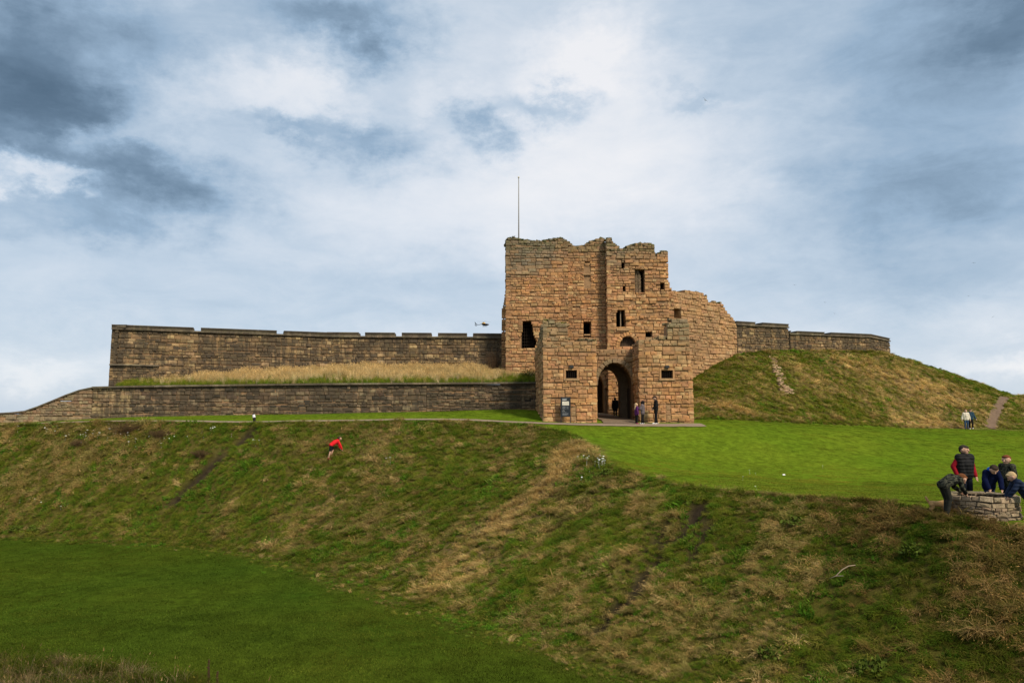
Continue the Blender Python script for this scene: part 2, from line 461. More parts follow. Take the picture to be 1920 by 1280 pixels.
tag(drape('path', [(-60, 50.3), (-34, 48.95), (-25, 47.8), (-16, 46.6), (-5, 45.9), (2, 45.75), (5.5, 46.0), (8, 46.25), (11.9, 46.6)], lambda t: .55 + .45 * t, gravel, .035, .35, .06), 'gravel path running along the moat edge to the gate', kind='structure')
tag(drape('gate_path', [(6.8, 46.4), (6.8, 50), (6.6, 53.5), (5.9, 57.6)], lambda t: 2.2, simple('trodden_earth', (.17, .125, .085), .95, 0, .25, 9, .3), .06), 'brown earth way through the gate passage', kind='structure')
_h = [hit(u, v)[:2] for (u, v) in [(1854, 803), (1860, 793), (1861, 784), (1867, 772), (1870, 764), (1877, 752), (1884, 745)]]
tag(drape('mound_path', _h, lambda t: .95 - .35 * t, simple('worn_soil', (.14, .095, .065), .95, 0, .35, 5, .4), .05, .3, .16), 'bare soil track worn over the mound', kind='structure')

# ------------------------------------------------------------------ masonry
def stone_mat(name, per_object, soot=0.0, streak=(.060, .048, .034), lichen=0.0, plain=None):
    m, t, b = newmat(name)
    ge = N(t, 'ShaderNodeNewGeometry'); pos = ge.outputs['Position']
    if plain: base = None
    elif per_object: base = N(t, 'ShaderNodeObjectInfo').outputs['Color']
    else: base = N(t, 'ShaderNodeAttribute', attribute_name='tint').outputs['Color']
    n1 = noise(t, pos, 3.5, 3, .65); n2 = noise(t, pos, 28, 2, .7); n3 = noise(t, pos, .35, 3, .6)
    g1 = ramp(t, n1.outputs['Fac'], [(.28, (.74, .73, .72)), (.72, (1.22, 1.21, 1.19))])
    g2 = ramp(t, n2.outputs['Fac'], [(.28, (.70, .70, .70)), (.72, (1.22, 1.22, 1.22))])
    c = mixc(t, 1.0, base if base is not None else plain, g1, 'MULTIPLY'); c = mixc(t, 1.0, c, g2, 'MULTIPLY')
    c = mixc(t, M_(t, 'MULTIPLY', ramp(t, n3.outputs['Fac'], [(.45, (0, 0, 0)), (.65, (1, 1, 1))]), .22), c, (.16, .125, .085))
    if soot:
        st = noise(t, V_(t, 'MULTIPLY', pos, (1.9, 1.9, .10)), 1.0, 4, .7)
        pt = noise(t, V_(t, 'MULTIPLY', pos, (.55, .55, .9)), 1.0, 4, .7)
        f = ramp(t, M_(t, 'ADD', M_(t, 'MULTIPLY', st.outputs['Fac'], .55), M_(t, 'MULTIPLY', pt.outputs['Fac'], .45)), [(.44, (0, 0, 0)), (.53, (1, 1, 1))])
        c = mixc(t, M_(t, 'MULTIPLY', f, soot), c, streak)
    if lichen:
        ln = noise(t, pos, 1.7, 4, .7)
        c = mixc(t, M_(t, 'MULTIPLY', ramp(t, ln.outputs['Fac'], [(.55, (0, 0, 0)), (.66, (1, 1, 1))]), lichen), c, (.17, .15, .075))
    t.links.new(c, b.inputs['Base Color'])
    b.inputs['Roughness'].default_value = .92; b.inputs['Specular IOR Level'].default_value = .15
    bn = N(t, 'ShaderNodeBump'); bn.inputs['Strength'].default_value = .55; bn.inputs['Distance'].default_value = .035
    t.links.new(M_(t, 'ADD', n1.outputs['Fac'], M_(t, 'MULTIPLY', n2.outputs['Fac'], .6)), bn.inputs['Height']); t.links.new(bn.outputs[0], b.inputs['Normal'])
    return m

def stone_protos(n, rnd, ch=.065, bulge=.12):
    """unit stones: local x along the wall, y into it (front at -0.5), z up"""
    out = []
    for k in range(n):
        r = random.Random(rnd + k)
        j = lambda a: r.uniform(-a, a)
        back = [(-.5, .5, -.5), (.5, .5, -.5), (.5, .5, .5), (-.5, .5, .5)]
        sh = r.uniform(.05, .14)
        shoulder = [(-.5 + abs(j(.02)), -.5 + sh * 1.4, -.5 + abs(j(.03))), (.5 - abs(j(.02)), -.5 + sh * 1.4, -.5 + abs(j(.03))), (.5 - abs(j(.03)), -.5 + sh * 1.4, .5 - abs(j(.04))), (-.5 + abs(j(.03)), -.5 + sh * 1.4, .5 - abs(j(.04)))]
        c1 = ch
        front = [(-.5 + c1 * r.uniform(.3, 1.3), -.5 + j(.05), -.5 + c1 * r.uniform(.7, 2.2)), (.5 - c1 * r.uniform(.3, 1.3), -.5 + j(.05), -.5 + c1 * r.uniform(.7, 2.2)), (.5 - c1 * r.uniform(.3, 1.3), -.5 + j(.05), .5 - c1 * r.uniform(.7, 2.2)), (-.5 + c1 * r.uniform(.3, 1.3), -.5 + j(.05), .5 - c1 * r.uniform(.7, 2.2))]
        mid = [(j(.15), -.5 - r.uniform(-.02, bulge), j(.15))]
        v = back + shoulder + front + mid
        f = []
        for a, b in ((0, 4), (4, 8)):
            for i in range(4):
                q = (i + 1) % 4
                f.append((a + i, b + i, b + q, a + q) if True else None)
        f += [(8 + i, 12, 8 + (i + 1) % 4) for i in range(4)]
        f = [tuple(reversed(x)) for x in f]
        # outward facing check on the first front triangle
        a_, b_, c_ = (Vector(v[i]) for i in f[-1])
        if (b_ - a_).cross(c_ - a_).y > 0: f = [tuple(reversed(x)) for x in f]
        out.append((np.array(v), f))
    return out
PROTOS = stone_protos(14, 100)

class Masonry:
    """a stone-built thing: a core mesh, single stones as parts, and one joined mass of the rest"""
    def __init__(s, name, label, cat, base, soot=0.0, lichen=0.0, core_rgb=(.34, .205, .105), group=None, streak=(.060, .048, .034)):
        s.root = empty(name, base)
        tag(s.root, label, cat, group, 'thing')
        s.inv = Matrix.Translation(-Vector(base))
        s.mat_o = stone_mat(name + '_stone', True, soot, streak, lichen); s.mat_m = stone_mat(name + '_stone_mass', False, soot, streak, lichen)
        s.mat_c = stone_mat(name + '_mortar', False, soot * .6, streak, 0, core_rgb)
        s.core = MB(); s.st = []; s.meshes = []
        for v, f in PROTOS:
            me = bpy.data.meshes.new('stone'); me.from_pydata(v.tolist(), [], f); me.materials.append(s.mat_o); s.meshes.append(me)
    def stone(s, c, T, Nn, Zv, w_, h, dep, tint, score=None):
        c = Vector(c); mt = Matrix.Identity(4)
        for i, (ax, k) in enumerate(((T, w_), (-Nn, dep), (Zv, h))):
            for r in range(3): mt[r][i] = ax[r] * k
        for r in range(3): mt[r][3] = c[r]
        d = c - EYE
        if score is None: score = w_ * h * max(.02, -d.normalized().dot(Nn)) / d.length_squared
        s.st.append((score, mt, random.randrange(len(PROTOS)), tint))
    def finish(s, most=300, name='stone'):
        if s.core.v:
            c = s.core.build('wall_core', s.mat_c, s.root); c.matrix_parent_inverse = s.inv
        s.st.sort(key=lambda a: -a[0])
        for sc, mt, k, tint in s.st[:most]:
            o = bpy.data.objects.new(name, s.meshes[k]); col.objects.link(o)
            o.parent = s.root; o.matrix_parent_inverse = s.inv; o.matrix_basis = mt; o.color = (*tint, 1)
        rest = s.st[most:]
        if rest:
            V = []; Fc = []; C = []; b = 0
            for sc, mt, k, tint in rest:
                v, f = PROTOS[k]; m = np.array(mt)
                V.append(v @ m[:3, :3].T + m[:3, 3]); Fc += [tuple(i + b for i in q) for q in f]; b += len(v)
                C.append(np.tile([*tint, 1.0], (len(v), 1)))
            o = meshobj('stone_mass', np.concatenate(V).tolist(), Fc, s.mat_m, s.root); o.matrix_parent_inverse = s.inv
            a = o.data.color_attributes.new('tint', 'FLOAT_COLOR', 'POINT'); a.data.foreach_set('color', np.concatenate(C).ravel())
            o['kind'] = 'stuff'
        return s.root

class Face:
    def __init__(s, a, b, thick=1.2):
        """a wall face from plan point a to b, seen with a on the left"""
        s.O = Vector((a[0], a[1], 0)); e = Vector((b[0], b[1], 0)); s.L = (e - s.O).length
        s.T = (e - s.O).normalized(); s.N = Vector((s.T.y, -s.T.x, 0)); s.th = thick
    def sz(s, u, v):
        d = ray(u, v); t = (s.O - EYE).dot(s.N) / d.dot(s.N); p = EYE + d * t
        return (p - s.O).dot(s.T), p.z
    def prof(s, pix):
        q = sorted(s.sz(u, v) for u, v in pix); xs = [a for a, b in q]; zs = [b for a, b in q]
        return lambda x: np.interp(x, xs, zs)
    def rect(s, u0, v0, u1, v1):
        a, z1 = s.sz(u0, v0); b, z0 = s.sz(u1, v1); a2, _ = s.sz(u0, v1)
        return ('rect', min(a, a2), b, z0, z1)
    def poly(s, pix):
        """opening whose edges are given as rows (v, uL, uR)"""
        rows = sorted((s.sz(l, v)[1], s.sz(l, v)[0], s.sz(r_, v)[0]) for v, l, r_ in pix)
        zs, ls, rs = zip(*rows)
        return ('fn', zs[0], zs[-1], lambda z: (np.interp(z, zs, ls), np.interp(z, zs, rs)))
    def arch(s, c, hw, z0, spring, apex, p=2.0):
        def fn(z):
            if z <= spring: return c - hw, c + hw
            k = min(1, (z - spring) / (apex - spring)); h = hw * (1 - k ** p) ** .5
            return c - h, c + h
        return ('fn', z0, apex, fn)
    def p(s, x, z, d=0):
        return s.O + s.T * x + s.N * d + Vector((0, 0, z))

def runs(mask, xs):
    out = []; i = 0; n = len(mask)
    while i < n:
        if mask[i]:
            j = i
            while j + 1 < n and mask[j + 1]: j += 1
            if j > i: out.append((xs[i], xs[j]))
            i = j + 1
        else: i += 1
    return out

def lay(ms, F_, top, bottom, tint, openings=(), stone_openings=None, ch=(.15, .28), asp=(1.0, 2.7), rough=.024, batter=0.0, z0=0.0, joint=.012, missing=.012, split=.16, core=True, wave=.05, dep=.26, seed=1, ends=(.11, .11), flat=False):
    r = random.Random(seed); L = F_.L
    topf = top if callable(top) else (lambda x: np.full(np.shape(x), top)); botf = bottom if callable(bottom) else (lambda x: np.full(np.shape(x), bottom))
    xs = np.linspace(0, L, max(3, int(L / .04))); tz = topf(xs); bz = botf(xs)
    z = float(bz.min()); zmax = float(tz.max())
    so_list = stone_openings if stone_openings is not None else openings
    def cuts(ops, za, zb):
        """(full cuts, partial slices) of one course"""
        full = []; part = []
        for o in ops:
            if o[0] == 'rect':
                _, a, b, oz0, oz1 = o
                if oz0 >= zb or oz1 <= za: continue
                full.append((a, b))
                if oz0 - za > .05: part.append((a, b, za, oz0))
                if zb - oz1 > .05: part.append((a, b, oz1, zb))
            else:
                _, oz0, oz1, fn = o
                m = (za + zb) / 2
                if oz0 <= m <= oz1:
                    a, b = fn(m); full.append((a, b))
        return full, part
    def put(a, b, za, zb, wv):
        x = a
        while b - x > .04:
            h = zb - za
            w_ = h * r.uniform(*asp) * r.choice((.75, 1, 1, 1.25))
            if b - x - w_ < h * .7: w_ = b - x
            parts = [(za, zb)]
            if r.random() < split and h > .2:
                q = za + h * r.uniform(.35, .65); parts = [(za, q), (q, zb)]
            for (pa, pb) in parts:
                if r.random() < missing: continue
                if flat:
                    pb = min(pb, float(topf(np.array([x + w_ / 2]))[0]))
                    if pb - pa < .03: continue
                cx, cz = x + w_ / 2, (pa + pb) / 2 + wv * math.sin(cx0 + (x + w_ / 2) * .8)
                d = r.gauss(0, rough) - batter * (cz - z0)
                d = max(-.12, min(.10, d + batter * (cz - z0))) - batter * (cz - z0)
                an = r.gauss(0, .012)
                T2 = (F_.T * math.cos(an) + Vector((0, 0, math.sin(an)))).normalized(); Z2 = (Vector((0, 0, math.cos(an))) - F_.T * math.sin(an)).normalized()
                yaw = r.gauss(0, .02)
                N2 = (F_.N + F_.T * yaw).normalized(); T2 = (T2 - N2 * T2.dot(N2)).normalized()
                ctr = F_.p(cx, cz, d - dep / 2)
                ms.stone(ctr, T2, N2, Z2, w_ - joint * r.uniform(.6, 1.4), (pb - pa) - joint * r.uniform(.5, 1.3), dep, tint(ctr, r))
            x += w_
    while z < zmax - .06:
        h = r.uniform(*ch); za, zb = z, z + h; mid = (za + zb) / 2; cx0 = r.uniform(0, 6)
        base_ok = (tz >= (za + .04 if flat else mid)) & (bz <= zb)
        for which, ops in (('s', so_list), ('c', openings)):
            if which == 'c' and not core: continue
            full, part = cuts(ops, za, zb)
            ok = base_ok.copy()
            for a, b in full: ok &= ~((xs > a) & (xs < b))
            iv = runs(ok, xs)
            sl = [(a, b, pa, pb) for a, b, pa, pb in part]
            if which == 's':
                for a, b in iv: put(a, b, za, zb, wave)
                for a, b, pa, pb in sl: put(max(a, 0), min(b, L), pa, pb, 0)
            else:
                if flat:
                    iv2 = []
                    for a, b in iv:
                        k = max(1, int((b - a) / 1.0))
                        for i in range(k):
                            q0, q1 = a + (b - a) * i / k - (.012 if i else 0), a + (b - a) * (i + 1) / k + (.012 if i < k - 1 else 0)
                            iv2.append((q0, q1, za, max(za + .01, min(zb, float(topf(np.array([q0]))[0]), float(topf(np.array([q1]))[0])))))
                else: iv2 = [(a, b, za, zb) for a, b in iv]
                for a, b, pa, pb in iv2 + sl:
                    ms.core.obox(F_.p(0, 0), F_.T, F_.N, (0, 0, 1), (max(a + .01, ends[0]), -F_.th, pa), (min(b - .01, L - ends[1]), -.06 - batter * (pb - z0), pb))
        z = zb

def ring_stones(ms, F_, c, hw, spring, apex, wd, tint, n, proud=.05, p=2.0, legs=0.0, dep=.4, seed=3):
    """arch stones around an opening"""
    r = random.Random(seed)
    pts = []
    for i in range(n * 8 + 1):
        a = math.pi * i / (n * 8)
        x = -math.cos(a); y = (1 - min(1, abs(x) ** 2)) ** (1 / p) if p != 2 else math.sin(a)
        pts.append((c + x * (hw + wd / 2), spring + y * (apex - spring + wd / 2)))
    ln = [0]
    for q0, q1 in zip(pts[:-1], pts[1:]): ln.append(ln[-1] + math.hypot(q1[0] - q0[0], q1[1] - q0[1]))
    for i in range(n):
        la, lb = ln[-1] * i / n, ln[-1] * (i + 1) / n; lm = (la + lb) / 2
        k = max(j for j in range(len(ln)) if ln[j] <= lm); k = min(k, len(pts) - 2)
        q0, q1 = pts[k], pts[k + 1]; dx, dz = q1[0] - q0[0], q1[1] - q0[1]; l = math.hypot(dx, dz); dx /= l; dz /= l
        T2 = F_.T * dx + Vector((0, 0, dz)); Z2 = -F_.T * dz + Vector((0, 0, dx))
        ctr = F_.p(q0[0], q0[1], proud - dep / 2)
        ms.stone(ctr, T2, F_.N, Z2, (lb - la) - .012, wd, dep, tint(ctr, r))

WARM = [(.53, .28, .118), (.49, .25, .102), (.55, .315, .146), (.45, .23, .098), (.51, .26, .124), (.59, .37, .178), (.50, .275, .118), (.46, .24, .110), (.41, .215, .102)]
DULL = [(.25, .168, .082), (.18, .122, .062), (.31, .21, .104), (.135, .093, .051), (.215, .145, .073), (.40, .28, .144), (.155, .107, .06)]
def jitter(c, r, a=.10):
    k = 1 + r.uniform(-a, a)
    return tuple(max(.01, x * k * (1 + r.uniform(-.04, .04))) for x in c)
def blend(c, d, f):
    f = max(0, min(1, f)); return tuple(a * (1 - f) + b * f for a, b in zip(c, d))

MOSSY = [(.16, .13, .06), (.13, .12, .045), (.24, .175, .09), (.20, .16, .09), (.11, .095, .045)]
GREYED = [(.26, .195, .105), (.31, .22, .11), (.22, .165, .09), (.18, .14, .08)]
def rubble(ms, F_, top, cols, n, seed, upto=1.0):
    """loose and broken stones along a ruined wall head"""
    r = random.Random(seed)
    for i in range(n):
        x = r.uniform(.05, F_.L * upto - .05); z = float(top(x)); w_ = r.uniform(.14, .42); h = r.uniform(.09, .2); d = -r.uniform(.02, min(.9, F_.th))
        an = r.gauss(0, .22); T2 = F_.T * math.cos(an) + Vector((0, 0, math.sin(an))); Z2 = Vector((0, 0, math.cos(an))) - F_.T * math.sin(an)
        yw = r.gauss(0, .3); N2 = (F_.N + T2 * yw).normalized(); T2 = (T2 - N2 * T2.dot(N2)).normalized(); Z2 = T2.cross(-N2)
        c = F_.p(x, z + r.uniform(-.12, .07), d - .1)
        ms.stone(c, T2, N2, Z2, w_, h, r.uniform(.2, .4), jitter(r.choice(cols), r, .2), 0 if d < -.35 else None)

# ---- the keep of the gatehouse
YA, YB, YC = 56.0, 56.8, 56.0
xa0, xa1 = atx(948, YA, 560), atx(1066, YA, 560)
xc0, xc1 = atx(1138, YC, 560), atx(1254.5, YC, 560)
zl = lambda u, v: atz(u, v, 56)
def keep_tint(p, r):
    c = jitter(r.choice(WARM), r)
    f = (p.z - 11.2) / 3.2 + r.uniform(-.25, .25) + (fbm(np.array([p.x * .5]), np.array([p.z * .5]), 5)[0] - .5) * 1.2
    if p.x < 3.2 and p.z > 10.9 + .5 * max(0, p.x - 1.2): f += .55
    c = blend(c, jitter((.22, .185, .125), r), f * .85)
    if p.z > 12.9: c = blend(c, (.14, .125, .05), r.uniform(0, .7))
    return c
keep = Masonry('gatehouse_keep', 'tall ruined sandstone gatehouse tower with broken top and flagpole', 'castle tower', (5.5, 58, 0), .28, .45)
KT = [(944, 452), (950, 452), (953, 447), (962, 445), (972, 448), (985, 451), (1000, 453), (1020, 452), (1035, 448), (1052, 447), (1064, 452), (1068, 456), (1075, 461), (1090, 463), (1096, 459), (1103, 456), (1110, 451), (1122, 449), (1130, 446), (1145, 446), (1149, 455), (1158, 460), (1160, 468), (1173, 468), (1177, 461), (1190, 458), (1205, 456), (1222, 458), (1228, 463), (1229, 479), (1238, 476), (1240, 471), (1254, 471), (1256, 471)]
fa = Face((xa0, YA), (xa1, YA), 1.3)
hole = fa.poly([(599, 982, 995), (608, 980, 997), (618, 981, 999), (628, 977, 1000), (638, 973.5, 1006), (648, 975, 1004), (655, 978, 1000)])
lay(keep, fa, fa.prof([q for q in KT if q[0] <= 1070]), 0.0, keep_tint, [hole], seed=5)
fb = Face((xa1, YB), (xc0, YB), 1.2)
gs, ga = fb.sz(1133, 760)[0], fb.sz(1118, 697)[1]
gc, ghw = gs - 1.25, 1.25
gate_in = fb.arch(gc, ghw, 0, 2.5, 3.9)
lay(keep, fb, fb.prof([q for q in KT if 1060 < q[0] < 1146]), 0.0, keep_tint, [fb.rect(1095, 603, 1108, 632), fb.rect(1097, 490.5, 1105, 494), gate_in], [fb.rect(1095, 603, 1108, 632), fb.rect(1097, 490.5, 1105, 494), fb.rect(1095.5, 497, 1106.5, 513), fb.rect(1095.5, 517, 1106.5, 540), fb.arch(gc, ghw + .3, 0, 2.5, 4.2)], seed=6)
ring_stones(keep, fb, gc, ghw, 2.5, 3.9, .32, keep_tint, 17, .03)
fc = Face((xc0, YC), (xc1, YC), 1.2)
semi_c = fc.sz(1177.5, 651)[0]; semi_z = fc.sz(1177, 651)[1]; semi_h = fc.sz(1193, 651)[0] - semi_c; semi_a = fc.sz(1177, 630)[1]
opc = [fc.rect(1166, 492, 1170.5, 502), fc.rect(1192, 505, 1208.5, 548), fc.rect(1168, 536, 1172, 545), fc.rect(1239, 530, 1245.5, 542.5), fc.poly([(580, 1161, 1170), (583, 1158, 1171), (590, 1155.5, 1171.5), (605, 1156, 1173), (615, 1156, 1172)]), fc.rect(1211, 622, 1222, 634)]
lay(keep, fc, fc.prof([q for q in KT if q[0] > 1140]), 0.0, keep_tint, opc + [fc.arch(semi_c, semi_h, semi_z, semi_z, semi_a)], opc + [fc.arch(semi_c, semi_h + .3, semi_z, semi_z, semi_a + .3)], rough=.03, missing=.016, split=.14, seed=7)
ring_stones(keep, fc, semi_c, semi_h, semi_z, semi_a, .30, keep_tint, 13, .05)
# returns of the turrets, the left flank, a stub on the north side
lay(keep, Face((xc0, YB), (xc0, YC), .5), fa.prof([(900, 449), (1100, 449)]), 0.0, keep_tint, seed=8)
lay(keep, Face((xa0, 68), (xa0, YA), 1.2), zl(950, 455), 0.0, keep_tint, seed=9)
fst = Face((xa0 - .32, 57.0), (xa0, 57.0), 2.0)
lay(keep, fst, fst.prof([(942, 575), (945, 560), (949, 556)]), 0.0, keep_tint, seed=10)
fr = Face((xc1 - .05, 56.25), (xc1 + .42, 56.25), 2.0)
lay(keep, fr, fr.prof([(1252, 528), (1256, 530), (1257, 538), (1261, 543), (1263, 548)]), 0.0, keep_tint, seed=11)
# back wall, east flank and floors that close the rooms behind the windows
kc = keep.core
kc.box((xa0 + .05, 67, 0), (xc1 - .05, 68, zl(960, 470))); kc.box((xc1 - 1.1, 57.21, 0), (xc1 - .06, 66.99, zl(960, 484)))
for zf in (5.0, 8.6, zl(960, 480)): kc.box((xa0 + 1.25, 57.24, zf), (xc1 - .2, 66.98, zf + .25))
kc.box((xa0 + 1.3, 57.35 + .7, .02), (xa0 + 4.6, 66.9, 4.6)); kc.box((xc0 + .4, 57.3, .03), (xc1 - 1.2, 66.9, 4.7)); kc.box((xa0 + 4.61, 62, .03), (xc0 + .39, 66.9, 4.6))
kc.box((xc0 - .16, 56.92, 0), (xc0 + .25, 57.9, zl(1138, 449))); kc.box((xa1 - .2, 56.93, 0), (xa1 + .2, 57.9, zl(1066, 458)))
# recessed blocking of the slit and of the tall window
for q in (fb.rect(1095.5, 497, 1106.5, 513), fb.rect(1095.5, 517, 1106.5, 540)):
    for i, zz in enumerate(np.arange(q[3], q[4] - .1, .24)):
        for k in (0, 1):
            keep.stone(fb.p(q[1] + (q[2] - q[1]) * (.25 + .5 * k), zz + .12, -.16), fb.T, fb.N, Vector((0, 0, 1)), (q[2] - q[1]) * .5 - .02, .22, .16, jitter((.2, .165, .12), random))
tw = fc.rect(1192, 505, 1208.5, 548)
for i, zz in enumerate(np.arange(tw[3], tw[4] - .05, .105)):
    k = (zz - tw[3]) / (tw[4] - tw[3]); wd_ = (tw[2] - tw[1]) * (.72 if k < .7 else .72 - (k - .7) * 1.1)
    for j in range(2):
        keep.stone(fc.p(tw[1] + wd_ * (.25 + .5 * j), zz + .05, -.42), (fc.T * .97 - Vector((0, 0, .2))).normalized(), fc.N, Vector((.2, 0, .97)).normalized(), wd_ * .5 - .02, .095, .2, jitter((.23, .16, .10), random))
rubble(keep, fa, fa.prof([q for q in KT if q[0] <= 1070]), MOSSY, 130, 71); rubble(keep, fb, fb.prof([q for q in KT if 1060 < q[0] < 1146]), MOSSY, 80, 72); rubble(keep, fc, fc.prof([q for q in KT if q[0] > 1140]), MOSSY, 120, 73)
keep_root = keep.finish()
iron = simple('rusted_iron', (.035, .026, .02), .7, .4, .3, 20)
def grille(parent, inv, F_, s0, s1, z0, z1, nb, name='iron_grille', d=-.18, r_=.016, cross=0, bars_apart=True):
    rt = None
    for i in range(nb):
        x = s0 + (s1 - s0) * (i + .5) / nb
        o = MB().tube([F_.p(x, z0, d), F_.p(x, z1, d)], r_, 6).build('bar', iron, parent); o.matrix_parent_inverse = inv
    for k in range(cross):
        z = z0 + (z1 - z0) * (k + .5) / cross
        o = MB().tube([F_.p(s0, z, d - .02), F_.p(s1, z, d - .02)], r_, 6).build('bar', iron, parent); o.matrix_parent_inverse = inv
h0, z1_ = fa.sz(977, 600); h1, z0_ = fa.sz(1003, 655)
grille(keep_root, keep.inv, fa, h0, h1, z0_, z1_, 6, cross=9, d=-.5)
wood = simple('dark_oak', (.06, .042, .028), .85, 0, .3, 6)
for i in range(7):      # boarded half-round window
    x = semi_c - semi_h + 2 * semi_h * (i + .5) / 7; hh = math.sqrt(max(.02, 1 - ((x - semi_c) / semi_h) ** 2)) * (semi_a - semi_z)
    o = MB().obox(fc.p(x, semi_z, -.35), fc.T, fc.N, (0, 0, 1), (-semi_h / 7 + .012, -.04, 0), (semi_h / 7 - .012, 0, hh + .05)).build('board', wood, keep_root); o.matrix_parent_inverse = keep.inv
q = fc.sz(1165, 614); o = MB().obox(fc.p(q[0], q[1], -.3), fc.T, fc.N, (0, 0, 1), (-.035, -.1, 0), (.035, .0, 1.3)).build('mullion', simple('grey_post', (.25, .19, .13)), keep_root); o.matrix_parent_inverse = keep.inv
def slab(parent, inv, F_, s0, s1, z0, z1, d0, d1, mat, name):
    o = MB().obox(F_.p(0, 0), F_.T, F_.N, (0, 0, 1), (s0, d0, z0), (s1, d1, z1)).build(name, mat, parent); o.matrix_parent_inverse = inv
    return o
sill_mat = stone_mat('sill_stone', False, .2, (.1, .088, .068), 0, (.42, .26, .13))
q = fc.rect(1156, 615, 1180, 620); slab(keep_root, keep.inv, fc, q[1], q[2], q[3], q[4], -.3, .12, sill_mat, 'window_sill')
q = fb.rect(1094, 626, 1109, 628.5); slab(keep_root, keep.inv, fb, q[1] + .05, q[2] - .05, q[3], q[4], -.3, -.1, sill_mat, 'cross_bar')
q = fb.rect(1092, 513.5, 1114, 515.5); slab(keep_root, keep.inv, fb, q[1], q[2], q[3], q[4], -.3, .08, sill_mat, 'ledge')
q = fc.rect(1210.5, 632, 1222.5, 637); slab(keep_root, keep.inv, fc, q[1], q[2], q[3], q[4], -.5, .03, sill_mat, 'window_sill')

# ---- the barbican in front
YL, YW, YR = 47.0, 50.0, 47.5
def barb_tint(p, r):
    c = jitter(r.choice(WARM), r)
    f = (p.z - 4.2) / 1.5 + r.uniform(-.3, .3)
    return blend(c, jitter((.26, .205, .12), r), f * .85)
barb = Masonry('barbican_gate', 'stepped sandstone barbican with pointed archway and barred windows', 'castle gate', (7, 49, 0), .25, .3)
xl0, xl1 = atx(1018, YL, 700), atx(1118.5, YL, 700)
fl = Face((xl0, YL), (xl1, YL), 1.2)
wl = fl.rect(1061, 694, 1082, 709)
nl = fl.rect(1071, 762, 1080, 790)
big = dict(ch=(.16, .29), asp=(1.0, 2.5), rough=.022, split=.14)
LT = [(1017, 606), (1020, 601), (1030, 600), (1042, 606), (1064, 606), (1065, 626), (1067, 642), (1078, 643), (1080, 641), (1090, 637), (1112, 637), (1117, 641), (1120, 643)]
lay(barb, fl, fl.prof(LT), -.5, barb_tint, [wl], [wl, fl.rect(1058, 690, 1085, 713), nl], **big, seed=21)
fls = Face((xl0 - .28, 54.5), (xl0, YL), 1.2)
lay(barb, fls, fls.prof([(1001, 690), (1003, 655), (1007, 645), (1011, 625), (1014, 612), (1018, 604)]), -.3, barb_tint, **big, seed=22)
flr = Face((xl1, YL), (xl1, YW), .6)
lay(barb, flr, atz(1100, 638, YL), -.3, barb_tint, **big, seed=23)
barb.core.box((xl0 + 1.21, YL + 1.21, 0), (xl1 - .62, 53, 4.2))
xr0, xr1 = atx(1198, YR, 700), atx(1292, YR, 640)
fr_ = Face((xr0, YR), (atx(1301, YR, 760), YR), 1.2)
wr = fr_.rect(1240, 694, 1262, 709); nr = fr_.rect(1250, 757, 1258, 788)
RT = [(1196, 640), (1200, 639), (1230, 638), (1232, 633), (1245, 632), (1248, 638), (1250, 637), (1251, 612), (1254, 603), (1258, 602), (1259, 599), (1291, 599), (1292.3, 602), (1292.6, 640), (1296, 690), (1299, 705), (1301, 720), (1302, 730)]
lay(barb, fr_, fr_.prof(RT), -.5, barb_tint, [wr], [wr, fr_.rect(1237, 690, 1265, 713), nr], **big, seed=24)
frs = Face((xr0, YW + .02), (xr0, YR), .7)
lay(barb, frs, atz(1195, 641, YR), -.3, barb_tint, **big, seed=25)
frr = Face((atx(1300, YR, 760), YR), (atx(1300, YR, 760), 53), .7)
lay(barb, frr, atz(1292, 680, YR), -.3, barb_tint, **big, seed=26)
barb.core.box((xr0 + .71, YR + 1.21, 0), (xr0 + 2.7, 53, 4.5))
# arch wall and the vaulted passage behind it
fw = Face((xl1 - .1, YW), (xr0 + .1, YW), .6)
ac = fw.sz(1153, 700)[0]; ahw = fw.sz(1186, 760)[0] - ac; asp_, aap = fw.sz(1153, 722)[1], fw.sz(1153, 680.5)[1]
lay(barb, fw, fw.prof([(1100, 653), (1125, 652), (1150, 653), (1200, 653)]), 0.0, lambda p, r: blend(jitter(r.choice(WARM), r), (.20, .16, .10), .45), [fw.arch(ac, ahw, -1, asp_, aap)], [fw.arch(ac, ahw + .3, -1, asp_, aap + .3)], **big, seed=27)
ring_stones(barb, fw, ac, ahw, asp_, aap, .33, lambda p, r: jitter((.30, .21, .12), r), 15, .05)
def vault(F_, c, hw, spring, apex, d0, d1, c2=None, hw2=None, n=18):
    """inner surface of a passage from depth d0 to d1 behind the face"""
    vs_ = []; c2 = c if c2 is None else c2; hw2 = hw if hw2 is None else hw2
    for d, cc, h in ((d0, c, hw), (d1, c2, hw2)):
        vs_.append(F_.p(cc - h, -.4, -d))
        for i in range(n + 1):
            a = math.pi * i / n; vs_.append(F_.p(cc - math.cos(a) * h, spring + math.sin(a) * (apex - spring), -d))
        vs_.append(F_.p(cc + h, -.4, -d))
    m = n + 3
    return vs_, [(i, i + 1, m + i + 1, m + i) for i in range(m - 1)]
barb_root = barb.root
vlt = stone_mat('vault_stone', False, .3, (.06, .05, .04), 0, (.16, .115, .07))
mb = MB(); mb.add(*vault(fw, ac, ahw + .005, asp_, aap + .005, .55, 1.1)); mb.add(*vault(fw, ac, ahw + .12, asp_, aap + .1, 1.1, 2.5)); mb.add(*vault(fw, ac - .12, ahw - .36, asp_, aap - .25, 2.5, 3.3))
